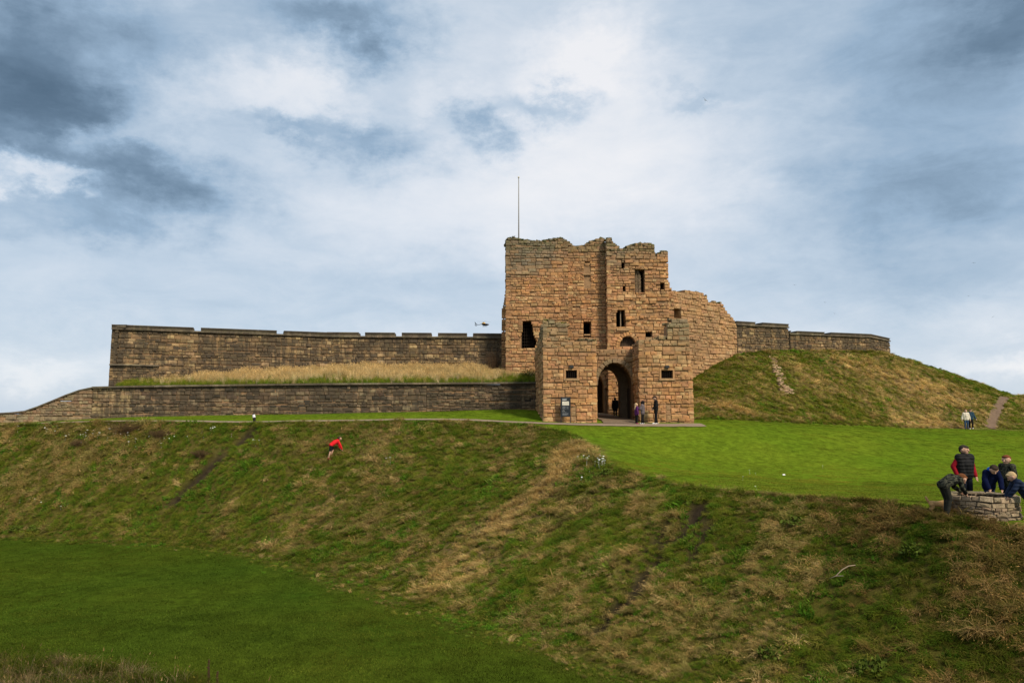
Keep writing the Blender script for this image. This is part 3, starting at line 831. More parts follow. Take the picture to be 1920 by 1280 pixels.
# step walls between the vault bands, and the roof above it
def annulus(F_, d, c, hw, sp, ap, c2, hw2, sp2, ap2, n=18):
    a_ = vault(F_, c, hw, sp, ap, d, d + .001)[0][:n + 3]; b_ = vault(F_, c2, hw2, sp2, ap2, d, d + .001)[0][:n + 3]
    return a_ + b_, [(i, i + 1, n + 3 + i + 1, n + 3 + i) for i in range(n + 2)]
mb.add(*annulus(fw, 1.1, ac, ahw + .005, asp_, aap + .005, ac, ahw + .12, asp_, aap + .1)); mb.add(*annulus(fw, 2.5, ac, ahw + .12, asp_, aap + .1, ac - .12, ahw - .36, asp_, aap - .25))
mb.add(*annulus(fw, 3.3, ac - .12, ahw - .36, asp_, aap - .25, ac - .12, ahw + .8, asp_, aap + 1.0))
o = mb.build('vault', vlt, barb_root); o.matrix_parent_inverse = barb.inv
o = MB().box((xl1 - .6, YW + .61, aap + .35), (xr0 + .7, YW + 3.29, atz(1150, 656, YW))).build('vault_roof', vlt, barb_root); o.matrix_parent_inverse = barb.inv
barb.core.box((xl1 - .6, YW + .62, -.3), (fw.p(ac - ahw - .13, 0).x, YW + 3.28, aap + .3)); barb.core.box((fw.p(ac + ahw + .14, 0).x, YW + .62, -.3), (xr0 + .7, YW + 3.28, aap + .3))
# blocked side doorways
for F_, nn in ((fl, nl), (fr_, nr)):
    for zz in np.arange(nn[3], nn[4] - .1, .32):
        barb.stone(F_.p((nn[1] + nn[2]) / 2, zz + .16, -.14), F_.T, F_.N, Vector((0, 0, 1)), nn[2] - nn[1] - .01, .31, .2, jitter((.36, .225, .12), random))
rubble(barb, fl, fl.prof(LT), GREYED, 60, 74); rubble(barb, fr_, fr_.prof([q for q in RT if q[0] < 1293]), GREYED, 60, 75, .92); rubble(barb, fls, fls.prof([(1001, 690), (1003, 655), (1007, 645), (1011, 625), (1014, 612), (1018, 604)]), GREYED, 60, 76)
barb.finish()
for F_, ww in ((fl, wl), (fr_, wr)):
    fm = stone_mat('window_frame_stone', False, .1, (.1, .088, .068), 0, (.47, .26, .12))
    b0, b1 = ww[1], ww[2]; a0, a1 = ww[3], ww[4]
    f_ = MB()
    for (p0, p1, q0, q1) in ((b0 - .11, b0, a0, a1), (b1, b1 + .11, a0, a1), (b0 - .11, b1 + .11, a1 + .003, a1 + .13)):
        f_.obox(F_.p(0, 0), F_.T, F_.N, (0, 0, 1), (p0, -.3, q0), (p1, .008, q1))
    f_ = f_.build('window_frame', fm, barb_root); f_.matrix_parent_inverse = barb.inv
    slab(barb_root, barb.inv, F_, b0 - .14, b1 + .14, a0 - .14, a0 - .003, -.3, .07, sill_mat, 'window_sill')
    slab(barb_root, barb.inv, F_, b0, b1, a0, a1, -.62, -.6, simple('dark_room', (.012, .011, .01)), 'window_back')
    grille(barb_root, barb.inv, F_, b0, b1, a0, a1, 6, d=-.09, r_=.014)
    slab(barb_root, barb.inv, F_, (b0 + b1) / 2 - .12, (b0 + b1) / 2 + .12, a1 + .15, a1 + .30, .0, .14, simple('lamp_box', (.04, .042, .045), .5), 'lamp_housing')
# open door leaf against the right side of the passage
dl = fw.p(ac + ahw + .02, 0, -1.14)
o = MB().box((dl.x, dl.y, .05), (dl.x + .08, dl.y + 1.25, 2.3)).build('door_leaf', simple('grey_door', (.05, .045, .042), .8, 0, .3, 5), barb_root); o.matrix_parent_inverse = barb.inv

# ---- ruined curtain wall climbing to the right of the keep
def ruin_tint(p, r):
    return blend(jitter(r.choice(WARM), r), jitter((.34, .235, .13), r), .4)
rw = Masonry('ruined_curtain_wall', 'broken orange sandstone wall stepping down from the tower to the mound', 'castle wall', (16, 62, 0), .22, .3)
frw = Face((11.2, 59.4), (20.1, 66.3), 1.4)
RWT = [(1250, 548), (1262, 546), (1290, 546), (1315, 547), (1318, 551), (1323, 553), (1327, 559), (1330, 566), (1355, 568), (1358, 575), (1361, 580), (1366, 587), (1372, 594), (1378, 602), (1383, 610), (1385, 614), (1387, 618)]
wq = frw.rect(1259, 577, 1277, 597)
def follow(F_, drop=.5):
    xs = np.linspace(0, F_.L, 80); zz = np.array([gz(F_.p(x, 0, .1).x, F_.p(x, 0, .1).y) for x in xs]) - drop
    return lambda x: np.interp(x, xs, zz)
lay(rw, frw, frw.prof(RWT), follow(frw), ruin_tint, [wq], ch=(.2, .29), rough=.03, missing=.012, split=.12, seed=31)
rw.core.obox(frw.p(0, 0), frw.T, frw.N, (0, 0, 1), (wq[1] - .5, -1.9, wq[3] - .5), (wq[2] + .5, -1.42, wq[4] + .5))
rubble(rw, frw, frw.prof(RWT), GREYED, 110, 77)
rw_root = rw.finish()

# ---- ramparts
def wall_tint(p, r):
    c = jitter(r.choice(DULL), r, .16)
    if r.random() < .10: c = blend(c, (.07, .058, .045), .7)
    return c
coping_mat = stone_mat('coping_stone', True, .55, (.055, .048, .038), .3)
def coping_run(parent, inv, F_, s0, s1, z, h, d0, d1, name, ln=1.1, cols=None, seed=1):
    """capping stones in a row, one object each"""
    r = random.Random(seed); n = max(1, round((s1 - s0) / ln)); st = (s1 - s0) / n
    zf = z if callable(z) else (lambda x: z)
    for i in range(n):
        a, b = s0 + st * i + .006, s0 + st * (i + 1) - .006; za, zb = float(zf(a)), float(zf(b)); e = r.uniform(-.012, .012)
        vs_ = [F_.p(a, za, d0), F_.p(b, zb, d0), F_.p(b, zb, d1), F_.p(a, za, d1), F_.p(a, za + h, d0), F_.p(b, zb + h, d0), F_.p(b, zb + h * .8, d1 + e), F_.p(a, za + h * .8, d1 + e)]
        fs_ = [(0, 1, 2, 3), (7, 6, 5, 4), (0, 4, 5, 1), (1, 5, 6, 2), (2, 6, 7, 3), (3, 7, 4, 0)]
        o = meshobj(name, vs_, fs_, coping_mat, parent); o.matrix_parent_inverse = inv
        o.color = (*jitter((.19, .155, .105), r, .25), 1)
up_w = Masonry('upper_rampart', 'long sooty rampart with low merlons above the terrace of tall straw grass', 'castle wall', (-14, 57, 0), .8, .15)
ZC = 6.5
pA, pB, pC = (atx(205, 52.4, 680), 52.4), (atx(622, 57.4, 650), 57.4), (-.35, 58.3)
_e1 = (Vector(pB) - Vector(pA)).normalized() * .4; _e2 = (Vector(pC) - Vector(pB)).normalized() * .4
f1 = Face(pA, tuple(Vector(pB) + _e1), 1.6); f2 = Face(tuple(Vector(pB) - _e2), pC, 1.6)
wallk = dict(ch=(.15, .29), asp=(1.1, 2.6), rough=.02, missing=.003, split=.06, flat=True, wave=.035)
lay(up_w, f1, ZC, 2.3, wall_tint, **wallk, batter=.045, z0=2.5, seed=41, ends=(.0, .11))
lay(up_w, f2, ZC, 3.4, wall_tint, **wallk, batter=.045, z0=2.5, seed=42)
fend = Face((pA[0] - .6, pA[1] + 9), (pA[0] + .01, pA[1] + .14), .3)
lay(up_w, fend, ZC, 0, wall_tint, **wallk, batter=.045, z0=2.5, seed=43)
up_root = up_w.finish()
for F_, nm in ((f1, 0), (f2, 1), (fend, 2)):
    coping_run(up_root, up_w.inv, F_, 0 if nm < 2 else 0, F_.L, ZC + .001 * nm, .12, -1.2 if nm < 2 else -.3, -.02, 'string_stone', 1.3, seed=50 + nm)
q = f1.sz(205, 683); 
coping_run(up_root, up_w.inv, f1, 0, 3.2, q[1] - .06, .12, -.3, .09, 'ledge_stone', 1.0, seed=57)
def merlons(root, inv, F_, gaps, zb, h, d0=-1.3, d1=-.10, name='merlon'):
    """parapet blocks between the embrasures; gaps are photo columns"""
    ed = [0] + [x for g in gaps for x in (F_.sz(g[0], 626)[0], F_.sz(g[1], 626)[0])] + [F_.L]
    r = random.Random(5)
    for a, b in zip(ed[::2], ed[1::2]):
        o = MB().obox(F_.p(0, 0), F_.T, F_.N, (0, 0, 1), (a, d0, zb), (b, d1, zb + h)).build(name, coping_mat, root); o.matrix_parent_inverse = inv; o.color = (*jitter((.17, .135, .09), r, .15), 1)
        n = max(1, round((b - a) / 1.2))
        for i in range(n):
            x0, x1 = a + (b - a) * i / n + .004, a + (b - a) * (i + 1) / n - .004
            o = MB().obox(F_.p(0, 0), F_.T, F_.N, (0, 0, 1), (x0, d0 - .06, zb + h + .002), (x1, d1 + .07, zb + h + .085)).build('capstone', coping_mat, root); o.matrix_parent_inverse = inv; o.color = (*jitter((.11, .09, .065), r, .2), 1)
merlons(up_root, up_w.inv, f1, [(362, 376), (519, 532)], ZC + .125, .14)
merlons(up_root, up_w.inv, f2, [(672, 684), (740, 753), (809, 821), (876, 887)], ZC + .125, .17)
merlons(up_root, up_w.inv, fend, [], ZC + .127, .141, -.9)

lo_w = Masonry('retaining_wall', 'low dark stained retaining wall with coping below the straw grass terrace', 'castle wall', (-12, 52, 0), .8, .1)
qA, qB = (atx(172, 50.9, 750), 50.9), (xl0 - .22, 53.4)
f3 = Face(qA, qB, .9)
topl = f3.prof([(170, 728), (250, 726), (600, 721.5), (1005, 719)])
def low_tint(p, r):
    if p.x < atx(248, 51): return jitter(r.choice([(.33, .24, .125), (.38, .27, .14), (.29, .21, .12)]), r)
    c = jitter(r.choice([(.16, .112, .068), (.125, .086, .054), (.19, .135, .082), (.105, .073, .048), (.24, .178, .11)]), r, .16)
    if r.random() < .06: c = (.045, .038, .03)
    return c
xm = f3.sz(800, 740)[0]
f3a = Face(qA, tuple(f3.p(xm, 0)[:2]), .9)
lay(lo_w, f3a, topl, follow(f3a), low_tint, **wallk, batter=.03, z0=0, seed=44, ends=(.11, -.1))
f3b = Face(tuple(f3.p(xm, 0)[:2]), qB, .9)
lay(lo_w, f3b, lambda x: topl(x + xm), follow(f3b), low_tint, ch=(.12, .19), asp=(1.3, 2.8), rough=.022, missing=.003, split=.05, flat=True, batter=.03, z0=0, seed=45, ends=(0, .11))
lo_root = lo_w.finish()
coping_run(lo_root, lo_w.inv, f3, 0, f3.L, topl, .15, -.75, .10, 'coping_stone', 1.0, seed=58)

ramp_w = Masonry('ramp_wall', 'sloping end of the retaining wall running down to the lawn edge', 'castle wall', (-34, 50, 0), .3, .2)
sA, sB = (atx(-330, 50.6, 780), 50.6), qA
f4 = Face(sA, sB, .9)
t4 = f4.prof([(-330, 802), (-60, 783), (0, 776), (40, 774), (60, 768), (100, 752), (140, 735), (172, 728), (180, 727)])
lay(ramp_w, f4, t4, follow(f4), lambda p, r: jitter(r.choice([(.29, .215, .125), (.24, .175, .11), (.33, .25, .15), (.30, .19, .11)]), r), **wallk, seed=46)
rp = ramp_w.finish()
coping_run(rp, ramp_w.inv, f4, 0, f4.L, t4, .12, -.7, .06, 'coping_stone', .9, seed=59)

ri_w = Masonry('hilltop_rampart', 'dark weathered rampart with merlons along the top of the grassy mound', 'castle wall', (28, 71, 6), .8, .15)
rA, rB = (atx(1383, 66.8, 640), 66.8), (atx(1481, 69.0, 640), 69.0)
rC, rD, rE = (atx(1482, 69.8, 640), 69.8), (atx(1634, 72.6, 640), 72.6), (atx(1670, 76.5, 640), 76.5)
g1, g2, g3 = Face(rA, rB, 1.4), Face(rC, rD, 1.4), Face(rD, rE, 1.4)
zt1 = g1.sz(1430, 612)[1]; zt2 = g2.sz(1540, 629)[1]
for k, (g, zt__) in enumerate(((g1, zt1), (g2, zt2), (g3, zt2))):
    lay(ri_w, g, zt__, follow(g, .6), wall_tint, ch=(.2, .27), asp=(1.2, 2.6), rough=.02, missing=.003, split=.05, flat=True, batter=.05, z0=6, seed=61 + k)
fe = Face((rB[0] , rB[1] + 3), rB, 1.0)
ri_root = ri_w.finish()
for k, (g, zt__) in enumerate(((g1, zt1), (g2, zt2), (g3, zt2))):
    coping_run(ri_root, ri_w.inv, g, 0, g.L, zt__, .13, -1.2, .02, 'string_stone', 1.2, seed=70 + k)
merlons(ri_root, ri_w.inv, g1, [(1418, 1431)], zt1 + .135, .16)
merlons(ri_root, ri_w.inv, g2, [(1484, 1495), (1547, 1559)], zt2 + .135, .14)
merlons(ri_root, ri_w.inv, g3, [], zt2 + .135, .14)

# terrace of earth behind the retaining wall
def build_terrace():
    # inner edge at the coping's back, outer edge at the foot of the rampart
    n, m = 90, 14
    g_top = f2.prof([(640, 682), (800, 679), (945, 684)])
    vs_ = []
    for i in range(n + 1):
        t = i / n; a = f3.p(f3.L * (t * .965 + .04), 0, -.55); za = float(topl(f3.L * (t * .965 + .04))) + .02
        # matching point on the rampart line
        X = a.x
        if X < pB[0]: k = (X - pA[0]) / (pB[0] - pA[0]); Yb = pA[1] + k * (pB[1] - pA[1])
        else: k = (X - pB[0]) / (pC[0] - pB[0]); Yb = pB[1] + k * (pC[1] - pB[1])
        Yb = max(Yb, a.y + .3); zb = za + max(0.0, (Yb - a.y)) * .315
        for j in range(m + 1):
            s_ = j / m; y = a.y + (Yb + .3 - a.y) * s_
            vs_.append((X, y, za + (zb - za) * (s_ ** .85) + (float(fbm(np.array([X * .8]), np.array([y * .8]), 8)[0]) - .5) * .3 * min(1, s_ * 4)))
    fs_ = [(i * (m + 1) + j, (i + 1) * (m + 1) + j, (i + 1) * (m + 1) + j + 1, i * (m + 1) + j + 1) for i in range(n) for j in range(m)]
    o = meshobj('terrace', vs_, fs_, bpy.data.materials['turf'], None, True)
    a = o.data.color_attributes.new('tint', 'FLOAT_COLOR', 'POINT'); a.data.foreach_set('color', np.tile([.075, .075, .025, 1], (len(vs_), 1)).ravel())
    tag(o, 'earth terrace between the two walls', kind='structure')
    return np.array(vs_).reshape(n + 1, m + 1, 3)
TERR = build_terrace()

# ------------------------------------------------------------------ grass
def blade_mat(name, trans=.25):
    m, t, b = newmat(name)
    at_ = N(t, 'ShaderNodeAttribute', attribute_name='tint'); at_.attribute_type = 'INSTANCER'
    bl = N(t, 'ShaderNodeAttribute', attribute_name='shade')
    c = mixc(t, 1.0, at_.outputs['Color'], bl.outputs['Color'], 'MULTIPLY')
    t.links.new(c, b.inputs['Base Color']); b.inputs['Roughness'].default_value = .9; b.inputs['Specular IOR Level'].default_value = .02
    tr = N(t, 'ShaderNodeBsdfTranslucent'); t.links.new(c, tr.inputs[0])
    mx = N(t, 'ShaderNodeMixShader'); mx.inputs[0].default_value = trans
    t.links.new(b.outputs[0], mx.inputs[1]); t.links.new(tr.outputs[0], mx.inputs[2]); t.links.new(mx.outputs[0], t.nodes['Material Output'].inputs[0])
    return m
BLADE = blade_mat('grass_blade')
def tuft(name, seed, n, spread, height, lean, width, curl=.5, fan=1.0, seedhead=0):
    """a clump of blades leaning towards +x"""
    r = random.Random(seed); V = []; Fc = []; C = []
    for i in range(n):
        a = r.uniform(0, 2 * math.pi); q = spread * math.sqrt(r.random()); bx, by = q * math.cos(a), q * math.sin(a)
        h = height * r.uniform(.55, 1.15); ang = r.uniform(-fan, fan) + (math.pi if r.random() < .12 else 0)
        out = Vector((math.cos(ang), math.sin(ang), 0)); k = lean * r.uniform(.5, 1.4)
        p0 = Vector((bx, by, -.03)); p1 = p0 + Vector((0, 0, h * .55)) + out * k * h * .35; p2 = p0 + Vector((0, 0, h * (1 - .45 * curl * k))) + out * k * h
        sd_ = Vector((-math.sin(ang + r.uniform(-1, 1)), math.cos(ang + r.uniform(-1, 1)), 0)) * width * r.uniform(.7, 1.3)
        b = len(V); V += [p0 - sd_, p0 + sd_, p1 + sd_ * .8, p1 - sd_ * .8, p2]
        Fc += [(b, b + 1, b + 2, b + 3), (b + 3, b + 2, b + 4)]
        s_ = r.uniform(.72, 1.25); d = r.uniform(-.1, .1)
        C += [(s_ * .8, s_ * .8, s_ * .8, 1)] * 2 + [(s_ * (1 + d), s_, s_ * .95, 1)] * 2 + [(s_ * 1.12, s_ * 1.05, s_ * .95, 1)]
        if seedhead and r.random() < seedhead:
            e = p2 + (p2 - p1) * .25; b = len(V); V += [p2 - sd_ * 2.2, p2 + sd_ * 2.2, e]; Fc.append((b, b + 1, b + 2)); C += [(1.3, 1.15, .95, 1)] * 3
    me = bpy.data.meshes.new(name); me.from_pydata([tuple(v) for v in V], [], Fc); me.materials.append(BLADE)
    ca = me.color_attributes.new('shade', 'FLOAT_COLOR', 'POINT'); ca.data.foreach_set('color', np.array(C).ravel())
    return bpy.data.objects.new(name, me)        # kept out of the scene: only its copies grow

def scatter(name, label, pts, rot, scl, pid, tint, protos):
    """one stuff object whose points each grow a clump"""
    me = bpy.data.meshes.new(name); n = len(pts)
    me.vertices.add(n); me.vertices.foreach_set('co', np.asarray(pts, np.float32).ravel())
    for nm, ty, key, dat in (('rot', 'FLOAT_VECTOR', 'vector', rot), ('scl', 'FLOAT', 'value', scl), ('pid', 'INT', 'value', pid), ('tint', 'FLOAT_COLOR', 'color', np.column_stack([tint, np.ones(n)]))):
        a = me.attributes.new(nm, ty, 'POINT'); a.data.foreach_set(key, np.ascontiguousarray(dat, dtype=np.int32 if ty == 'INT' else np.float32).ravel())
    o = bpy.data.objects.new(name, me); col.objects.link(o)
    g = bpy.data.node_groups.new(name + '_growth', 'GeometryNodeTree')
    g.interface.new_socket('Geometry', in_out='INPUT', socket_type='NodeSocketGeometry'); g.interface.new_socket('Geometry', in_out='OUTPUT', socket_type='NodeSocketGeometry')
    gi, go = g.nodes.new('NodeGroupInput'), g.nodes.new('NodeGroupOutput')
    def na(nm, ty):
        q = g.nodes.new('GeometryNodeInputNamedAttribute'); q.data_type = ty; q.inputs['Name'].default_value = nm
        return next(s_ for s_ in q.outputs if s_.enabled and s_.name == 'Attribute')
    er = g.nodes.new('FunctionNodeEulerToRotation'); g.links.new(na('rot', 'FLOAT_VECTOR'), er.inputs[0])
    jn = g.nodes.new('GeometryNodeJoinGeometry'); ps, ss = na('pid', 'INT'), na('scl', 'FLOAT')
    for k, pr in enumerate(protos):
        oi = g.nodes.new('GeometryNodeObjectInfo'); oi.inputs['Object'].default_value = pr; oi.inputs['As Instance'].default_value = False
        cm = g.nodes.new('FunctionNodeCompare'); cm.data_type = 'INT'; cm.operation = 'EQUAL'
        ci = [s_ for s_ in cm.inputs if s_.enabled and s_.type == 'INT']
        g.links.new(ps, ci[0]); ci[1].default_value = k
        ip = g.nodes.new('GeometryNodeInstanceOnPoints')
        g.links.new(gi.outputs[0], ip.inputs['Points']); g.links.new(next(s_ for s_ in cm.outputs if s_.enabled), ip.inputs['Selection'])
        g.links.new(oi.outputs['Geometry'], ip.inputs['Instance']); g.links.new(er.outputs[0], ip.inputs['Rotation']); g.links.new(ss, ip.inputs['Scale'])
        g.links.new(ip.outputs[0], jn.inputs[0])
    g.links.new(jn.outputs[0], go.inputs[0])
    md = o.modifiers.new('growth', 'NODES'); md.node_group = g
    return tag(o, label, kind='stuff')

def in_view(x, y, z, m=60):
    """points whose photo position lies in or near the frame"""
    cp, sp = math.cos(PITCH), math.sin(PITCH)
    dx, dy, dz = x - EYE.x, y - EYE.y, z - EYE.z
    fw_ = dy * cp + dz * sp; up_ = -dy * sp + dz * cp
    u = 960 + F * dx / np.maximum(fw_, .01); v = 640 - F * up_ / np.maximum(fw_, .01)
    return (fw_ > 1) & (u > -m * 5) & (u < 1920 + m * 5) & (v < 1280 + m * 5)

def slope_dir(x, y):
    e = .4
    gx = (ground(x + e, y) - ground(x - e, y)) / (2 * e); gy = (ground(x, y + e) - ground(x, y - e)) / (2 * e)
    return gx, gy

def sample(x0, x1, y0, y1, dens):
    n = int((x1 - x0) * (y1 - y0) * dens)
    return rng.uniform(x0, x1, n), rng.uniform(y0, y1, n)
BUILT = [(xl0 - .5, YL - .05, atx(1302, YR), 69), (-2, 53, 2, 60)]
def clear(x, y):
    """away from the masonry, the paths and the well"""
    k = np.ones(x.shape, bool)
    k &= ~((x > xl0 - .3) & (x < 11.8) & (y > YL - .02) & (y < 69))
    # north of the retaining wall everything is walled off
    yw = np.interp(x, [sA[0], qA[0], qB[0]], [sA[1], qA[1], qB[1]])
    k &= ~((x < xl0) & (y > yw - .02))
    d = seg_dist(x, y, [(-60, 50.3), (-34, 48.95), (-25, 47.8), (-16, 46.6), (-5, 45.9), (2, 45.75), (5.5, 46.0), (8, 46.25), (11.9, 46.6)])
    k &= d > .42
    k &= seg_dist(x, y, _h) > .34
    k &= np.hypot(x - WELL[0], y - WELL[1]) > 1.0
    return k
WELL = (13.08, 21.1)
def euler_up(gx, gy, yaw, follow_=.6):
    """tilt with the ground part of the way, then spin"""
    n = len(yaw); out = np.zeros((n, 3))
    for i in range(n):
        nrm = Vector((-gx[i] * follow_, -gy[i] * follow_, 1)).normalized()
        q = Vector((0, 0, 1)).rotation_difference(nrm) @ Euler((0, 0, yaw[i])).to_quaternion()
        e = q.to_euler(); out[i] = (e.x, e.y, e.z)
    return out
LAWN_P = [tuft('lawn_clump', 300 + k, 90, .26, .055, .5, .008, .3, 3.1) for k in range(3)]
def grow_lawn():
    X = []; 
    for (x0, x1, y0, y1, dn) in ((-46, 56, 18, 67, 9), (3, 24, 17, 34, 14)):
        x, y = sample(x0, x1, y0, y1, dn); X.append(np.stack([x, y], 1))
    P = np.concatenate(X); x, y = P[:, 0], P[:, 1]
    up, dit, rough, mound, near = zones(x, y); z = ground(x, y)
    k = up & clear(x, y) & in_view(x, y, z); x, y, z = x[k], y[k], z[k]
    n = np.clip(fbm(x * .3, y * .3, 71, 4) + .40 * sstep(41, 34, y) - .12, 0, 1)[:, None]; n2 = fbm(x * .5, y * 1.8, 77, 4)[:, None]; st = rng.uniform(.72, 1.28, (len(x), 1))
    t = (np.array([.080, .142, .013]) * (1 - n) + np.array([.165, .192, .022]) * n) * (.50 + .95 * n2) * st * np.where(fbm(x * .8, y * .8, 79, 3)[:, None] > .60, np.array([1.3, 1.06, 1.1]), 1.0)
    gx, gy = slope_dir(x, y)
    scatter('mown_lawn_grass', 'short bright green mown grass of the upper lawn', np.stack([x, y, z], 1), euler_up(gx, gy, rng.uniform(0, 6.28, len(x)), 1), rng.uniform(.75, 1.2, len(x)), rng.integers(0, 3, len(x)), t, LAWN_P)
    x1_, y1_ = sample(-46, 12, 13, 46, 14); x2_, y2_ = sample(-16, 6, 13, 26, 20)
    x = np.concatenate([x1_, x2_]); y = np.concatenate([y1_, y2_])
    up, dit, rough, mound, near = zones(x, y); z = ground(x, y); k = dit & in_view(x, y, z); x, y, z = x[k], y[k], z[k]
    n = fbm(x * .22 + 5, y * .22, 81, 4)[:, None]; n2 = fbm(x * .7, y * 1.6, 87, 4)[:, None]; st = rng.uniform(.65, 1.35, (len(x), 1))
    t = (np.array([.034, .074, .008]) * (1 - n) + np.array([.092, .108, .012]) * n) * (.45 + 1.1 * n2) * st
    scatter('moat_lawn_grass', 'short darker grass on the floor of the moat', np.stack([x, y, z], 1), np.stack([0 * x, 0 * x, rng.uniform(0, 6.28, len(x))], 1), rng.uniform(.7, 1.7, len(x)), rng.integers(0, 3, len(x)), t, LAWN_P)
grow_lawn()
ROUGH_P = [tuft('rough_clump', 400 + k, 46, .15, .26, 1.0, .0075, .9, 1.0) for k in range(4)] + [tuft('dry_clump', 420 + k, 40, .13, .36, 1.0, .006, .7, .9, .3) for k in range(3)] + [tuft('weed_clump', 440 + k, 40, .16, .20, .7, .016, .5, 3.1) for k in range(2)]
GREENS = np.array([[.118, .172, .016], [.155, .182, .020], [.085, .148, .014], [.195, .188, .034]])
STRAWC = np.array([[.43, .295, .11], [.37, .25, .09], [.49, .35, .15]])
BROWNS = np.array([[.245, .200, .062], [.205, .165, .050], [.285, .235, .080]])
def grow_rough():
    S = []
    for (x0, x1, y0, y1, dn) in ((-50, 8, 22, 52, 46), (-6, 26, 8, 28, 95), (10, 62, 50, 80, 34), (46, 64, 76, 94, 14)):
        x, y = sample(x0, x1, y0, y1, dn); S.append(np.stack([x, y], 1))
    P = np.concatenate(S); x, y = P[:, 0], P[:, 1]
    up, dit, rough, mound, near = zones(x, y); z = ground(x, y)
    eb = seg_dist(x, y, EDGE) + (fbm(x * 1.5, y * 1.5, 14, 3) - .5) * 1.2; ef = seg_dist(x, y, FOOT) + (fbm(x * 1.2, y * 1.2, 15, 3) - .5) * 1.6
    fringe = (up & (rng.random(len(x)) < .7 * (1 - eb / 1.1))) | (dit & (rng.random(len(x)) < .75 * (1 - ef / 1.7)))
    k = (rough | mound | fringe) & clear(x, y) & in_view(x, y, z)
    # the hilltop behind the ramparts cannot be seen
    k &= ~(inside(x, y, MTOP) & (seg_dist(x, y, [c[:2] for c in CREST]) > np.where(x > 46, 16, 1.2)))
    so = field(x, y, SOIL); k &= rng.random(len(x)) > so * 1.15
    x, y, z = x[k], y[k], z[k]; n = len(x); fringe = fringe[k]
    gx, gy = slope_dir(x, y)
    yaw = np.arctan2(-gy, -gx) + rng.normal(0, .55, n) + (fbm(x * .25, y * .25, 51, 3) - .5) * 2.6
    st = field(x, y, STRAW)
    pn = fbm(x * .33, y * .33, 91, 4); pf = fbm(x * 1.5, y * 1.5, 93, 3); pc_ = fbm(x * .7, y * .7, 97, 3)
    right = sstep(5, 12, x - (y - 20) * .2) * (y < 30)            # coarse bank below the well
    dry = np.clip((pn - .50) * 2.6 + (pf - .5) * 2.2 + .12 + right * .50 + .22 * sstep(-18, -30, x) * (y > 38), 0, 1) * .72
    dry = np.maximum(dry, st)
    u_ = rng.random(n)
    isdry = u_ < dry
    pid = np.where(isdry, 4 + rng.integers(0, 3, n), rng.integers(0, 4, n))
    weed = (~isdry) & (pc_ > .60) & (rng.random(n) < .5)
    pid = np.where(weed, 7 + rng.integers(0, 2, n), pid)
    g = GREENS[rng.integers(0, 4, n)] * (.65 + .75 * pf)[:, None]
    br = np.where((rng.random(n) < .35 + .5 * st)[:, None], STRAWC[rng.integers(0, 3, n)], BROWNS[rng.integers(0, 3, n)]) * (.75 + .5 * rng.random(n))[:, None]
    br = np.where((right > .5)[:, None], br * np.array([.64, .58, .56]), br); g = g * (1 - .5 * right)[:, None]; br = br * (1 + .28 * st)[:, None]
    hill = (y > 50)[:, None]; br = np.where(hill, br * 1.22, br); g = np.where(hill, g * np.array([1.3, 1.18, 1.15]), g)
    t = np.where(isdry[:, None], br, g); t = np.where(weed[:, None], g * np.array([.8, 1.15, 1.0]), t)
    lump = fbm(x * 1.9, y * 1.9, 99, 2)
    scl = rng.uniform(.45, .95, n) * (.5 + .9 * lump) * np.where(isdry, 1.0, .95) * (1 + .25 * right)
    scl = np.where(rng.random(n) < .025, scl * 1.7, scl)
    scl = np.where(fringe, scl * rng.uniform(.35, .8, n), scl)
    near_ = np.clip(np.hypot(x, y) / 30, .7, 1.15); scl = scl * near_
    scatter('bank_grass', 'rough green and straw coloured grass matted over the banks', np.stack([x, y, z], 1), euler_up(gx, gy, yaw, .7), scl, pid, t, ROUGH_P)
grow_rough()
TALL_P = [tuft('tall_clump', 460 + k, 34, .14, .52, .35, .006, .4, 3.1, .5) for k in range(4)]
def grow_terrace():
    n = 9000
    i = rng.uniform(0, TERR.shape[0] - 1.001, n); j = rng.uniform(0.2, TERR.shape[1] - 1.6, n)
    i0, j0 = i.astype(int), j.astype(int); fi, fj = (i - i0)[:, None], (j - j0)[:, None]
    p = (TERR[i0, j0] * (1 - fi) + TERR[i0 + 1, j0] * fi) * (1 - fj) + (TERR[i0, j0 + 1] * (1 - fi) + TERR[i0 + 1, j0 + 1] * fi) * fj
    s_ = j / (TERR.shape[1] - 1); x = p[:, 0]
    dryness = sstep(.05, .45, s_ + (fbm(x * .6, p[:, 1], 61, 3) - .5) * .4) * sstep(-27, -18, x) * (1 - .6 * sstep(-4, 0, x))
    dr = rng.random(n) < dryness * (.55 + .7 * fbm(x * .5, p[:, 1] * .8, 65, 3))
    t = np.where(dr[:, None], np.array([[.56, .43, .215], [.50, .37, .17], [.62, .50, .28]])[rng.integers(0, 3, n)], GREENS[rng.integers(0, 4, n)] * 1.25) * rng.uniform(.75, 1.2, (n, 1))
    scatter('terrace_grass', 'tall straw grass covering the terrace', p, np.stack([rng.normal(0, .08, n), rng.normal(0, .08, n), rng.uniform(0, 6.28, n)], 1), np.where(dr, rng.uniform(.5, 1.15, n), rng.uniform(.3, .7, n)) * (.6 + .8 * fbm(x * .9, p[:, 1] * .9, 63, 3)), rng.integers(0, 4, n), t, TALL_P)
grow_terrace()
NEAR_P = [tuft('near_clump', 480 + k, 42, .10, .26, .8, .0035, .7, 1.6, .15) for k in range(4)] + [tuft('near_stalk', 490 + k, 9, .05, .38, .25, .0026, .3, 3.1, .9) for k in range(2)]
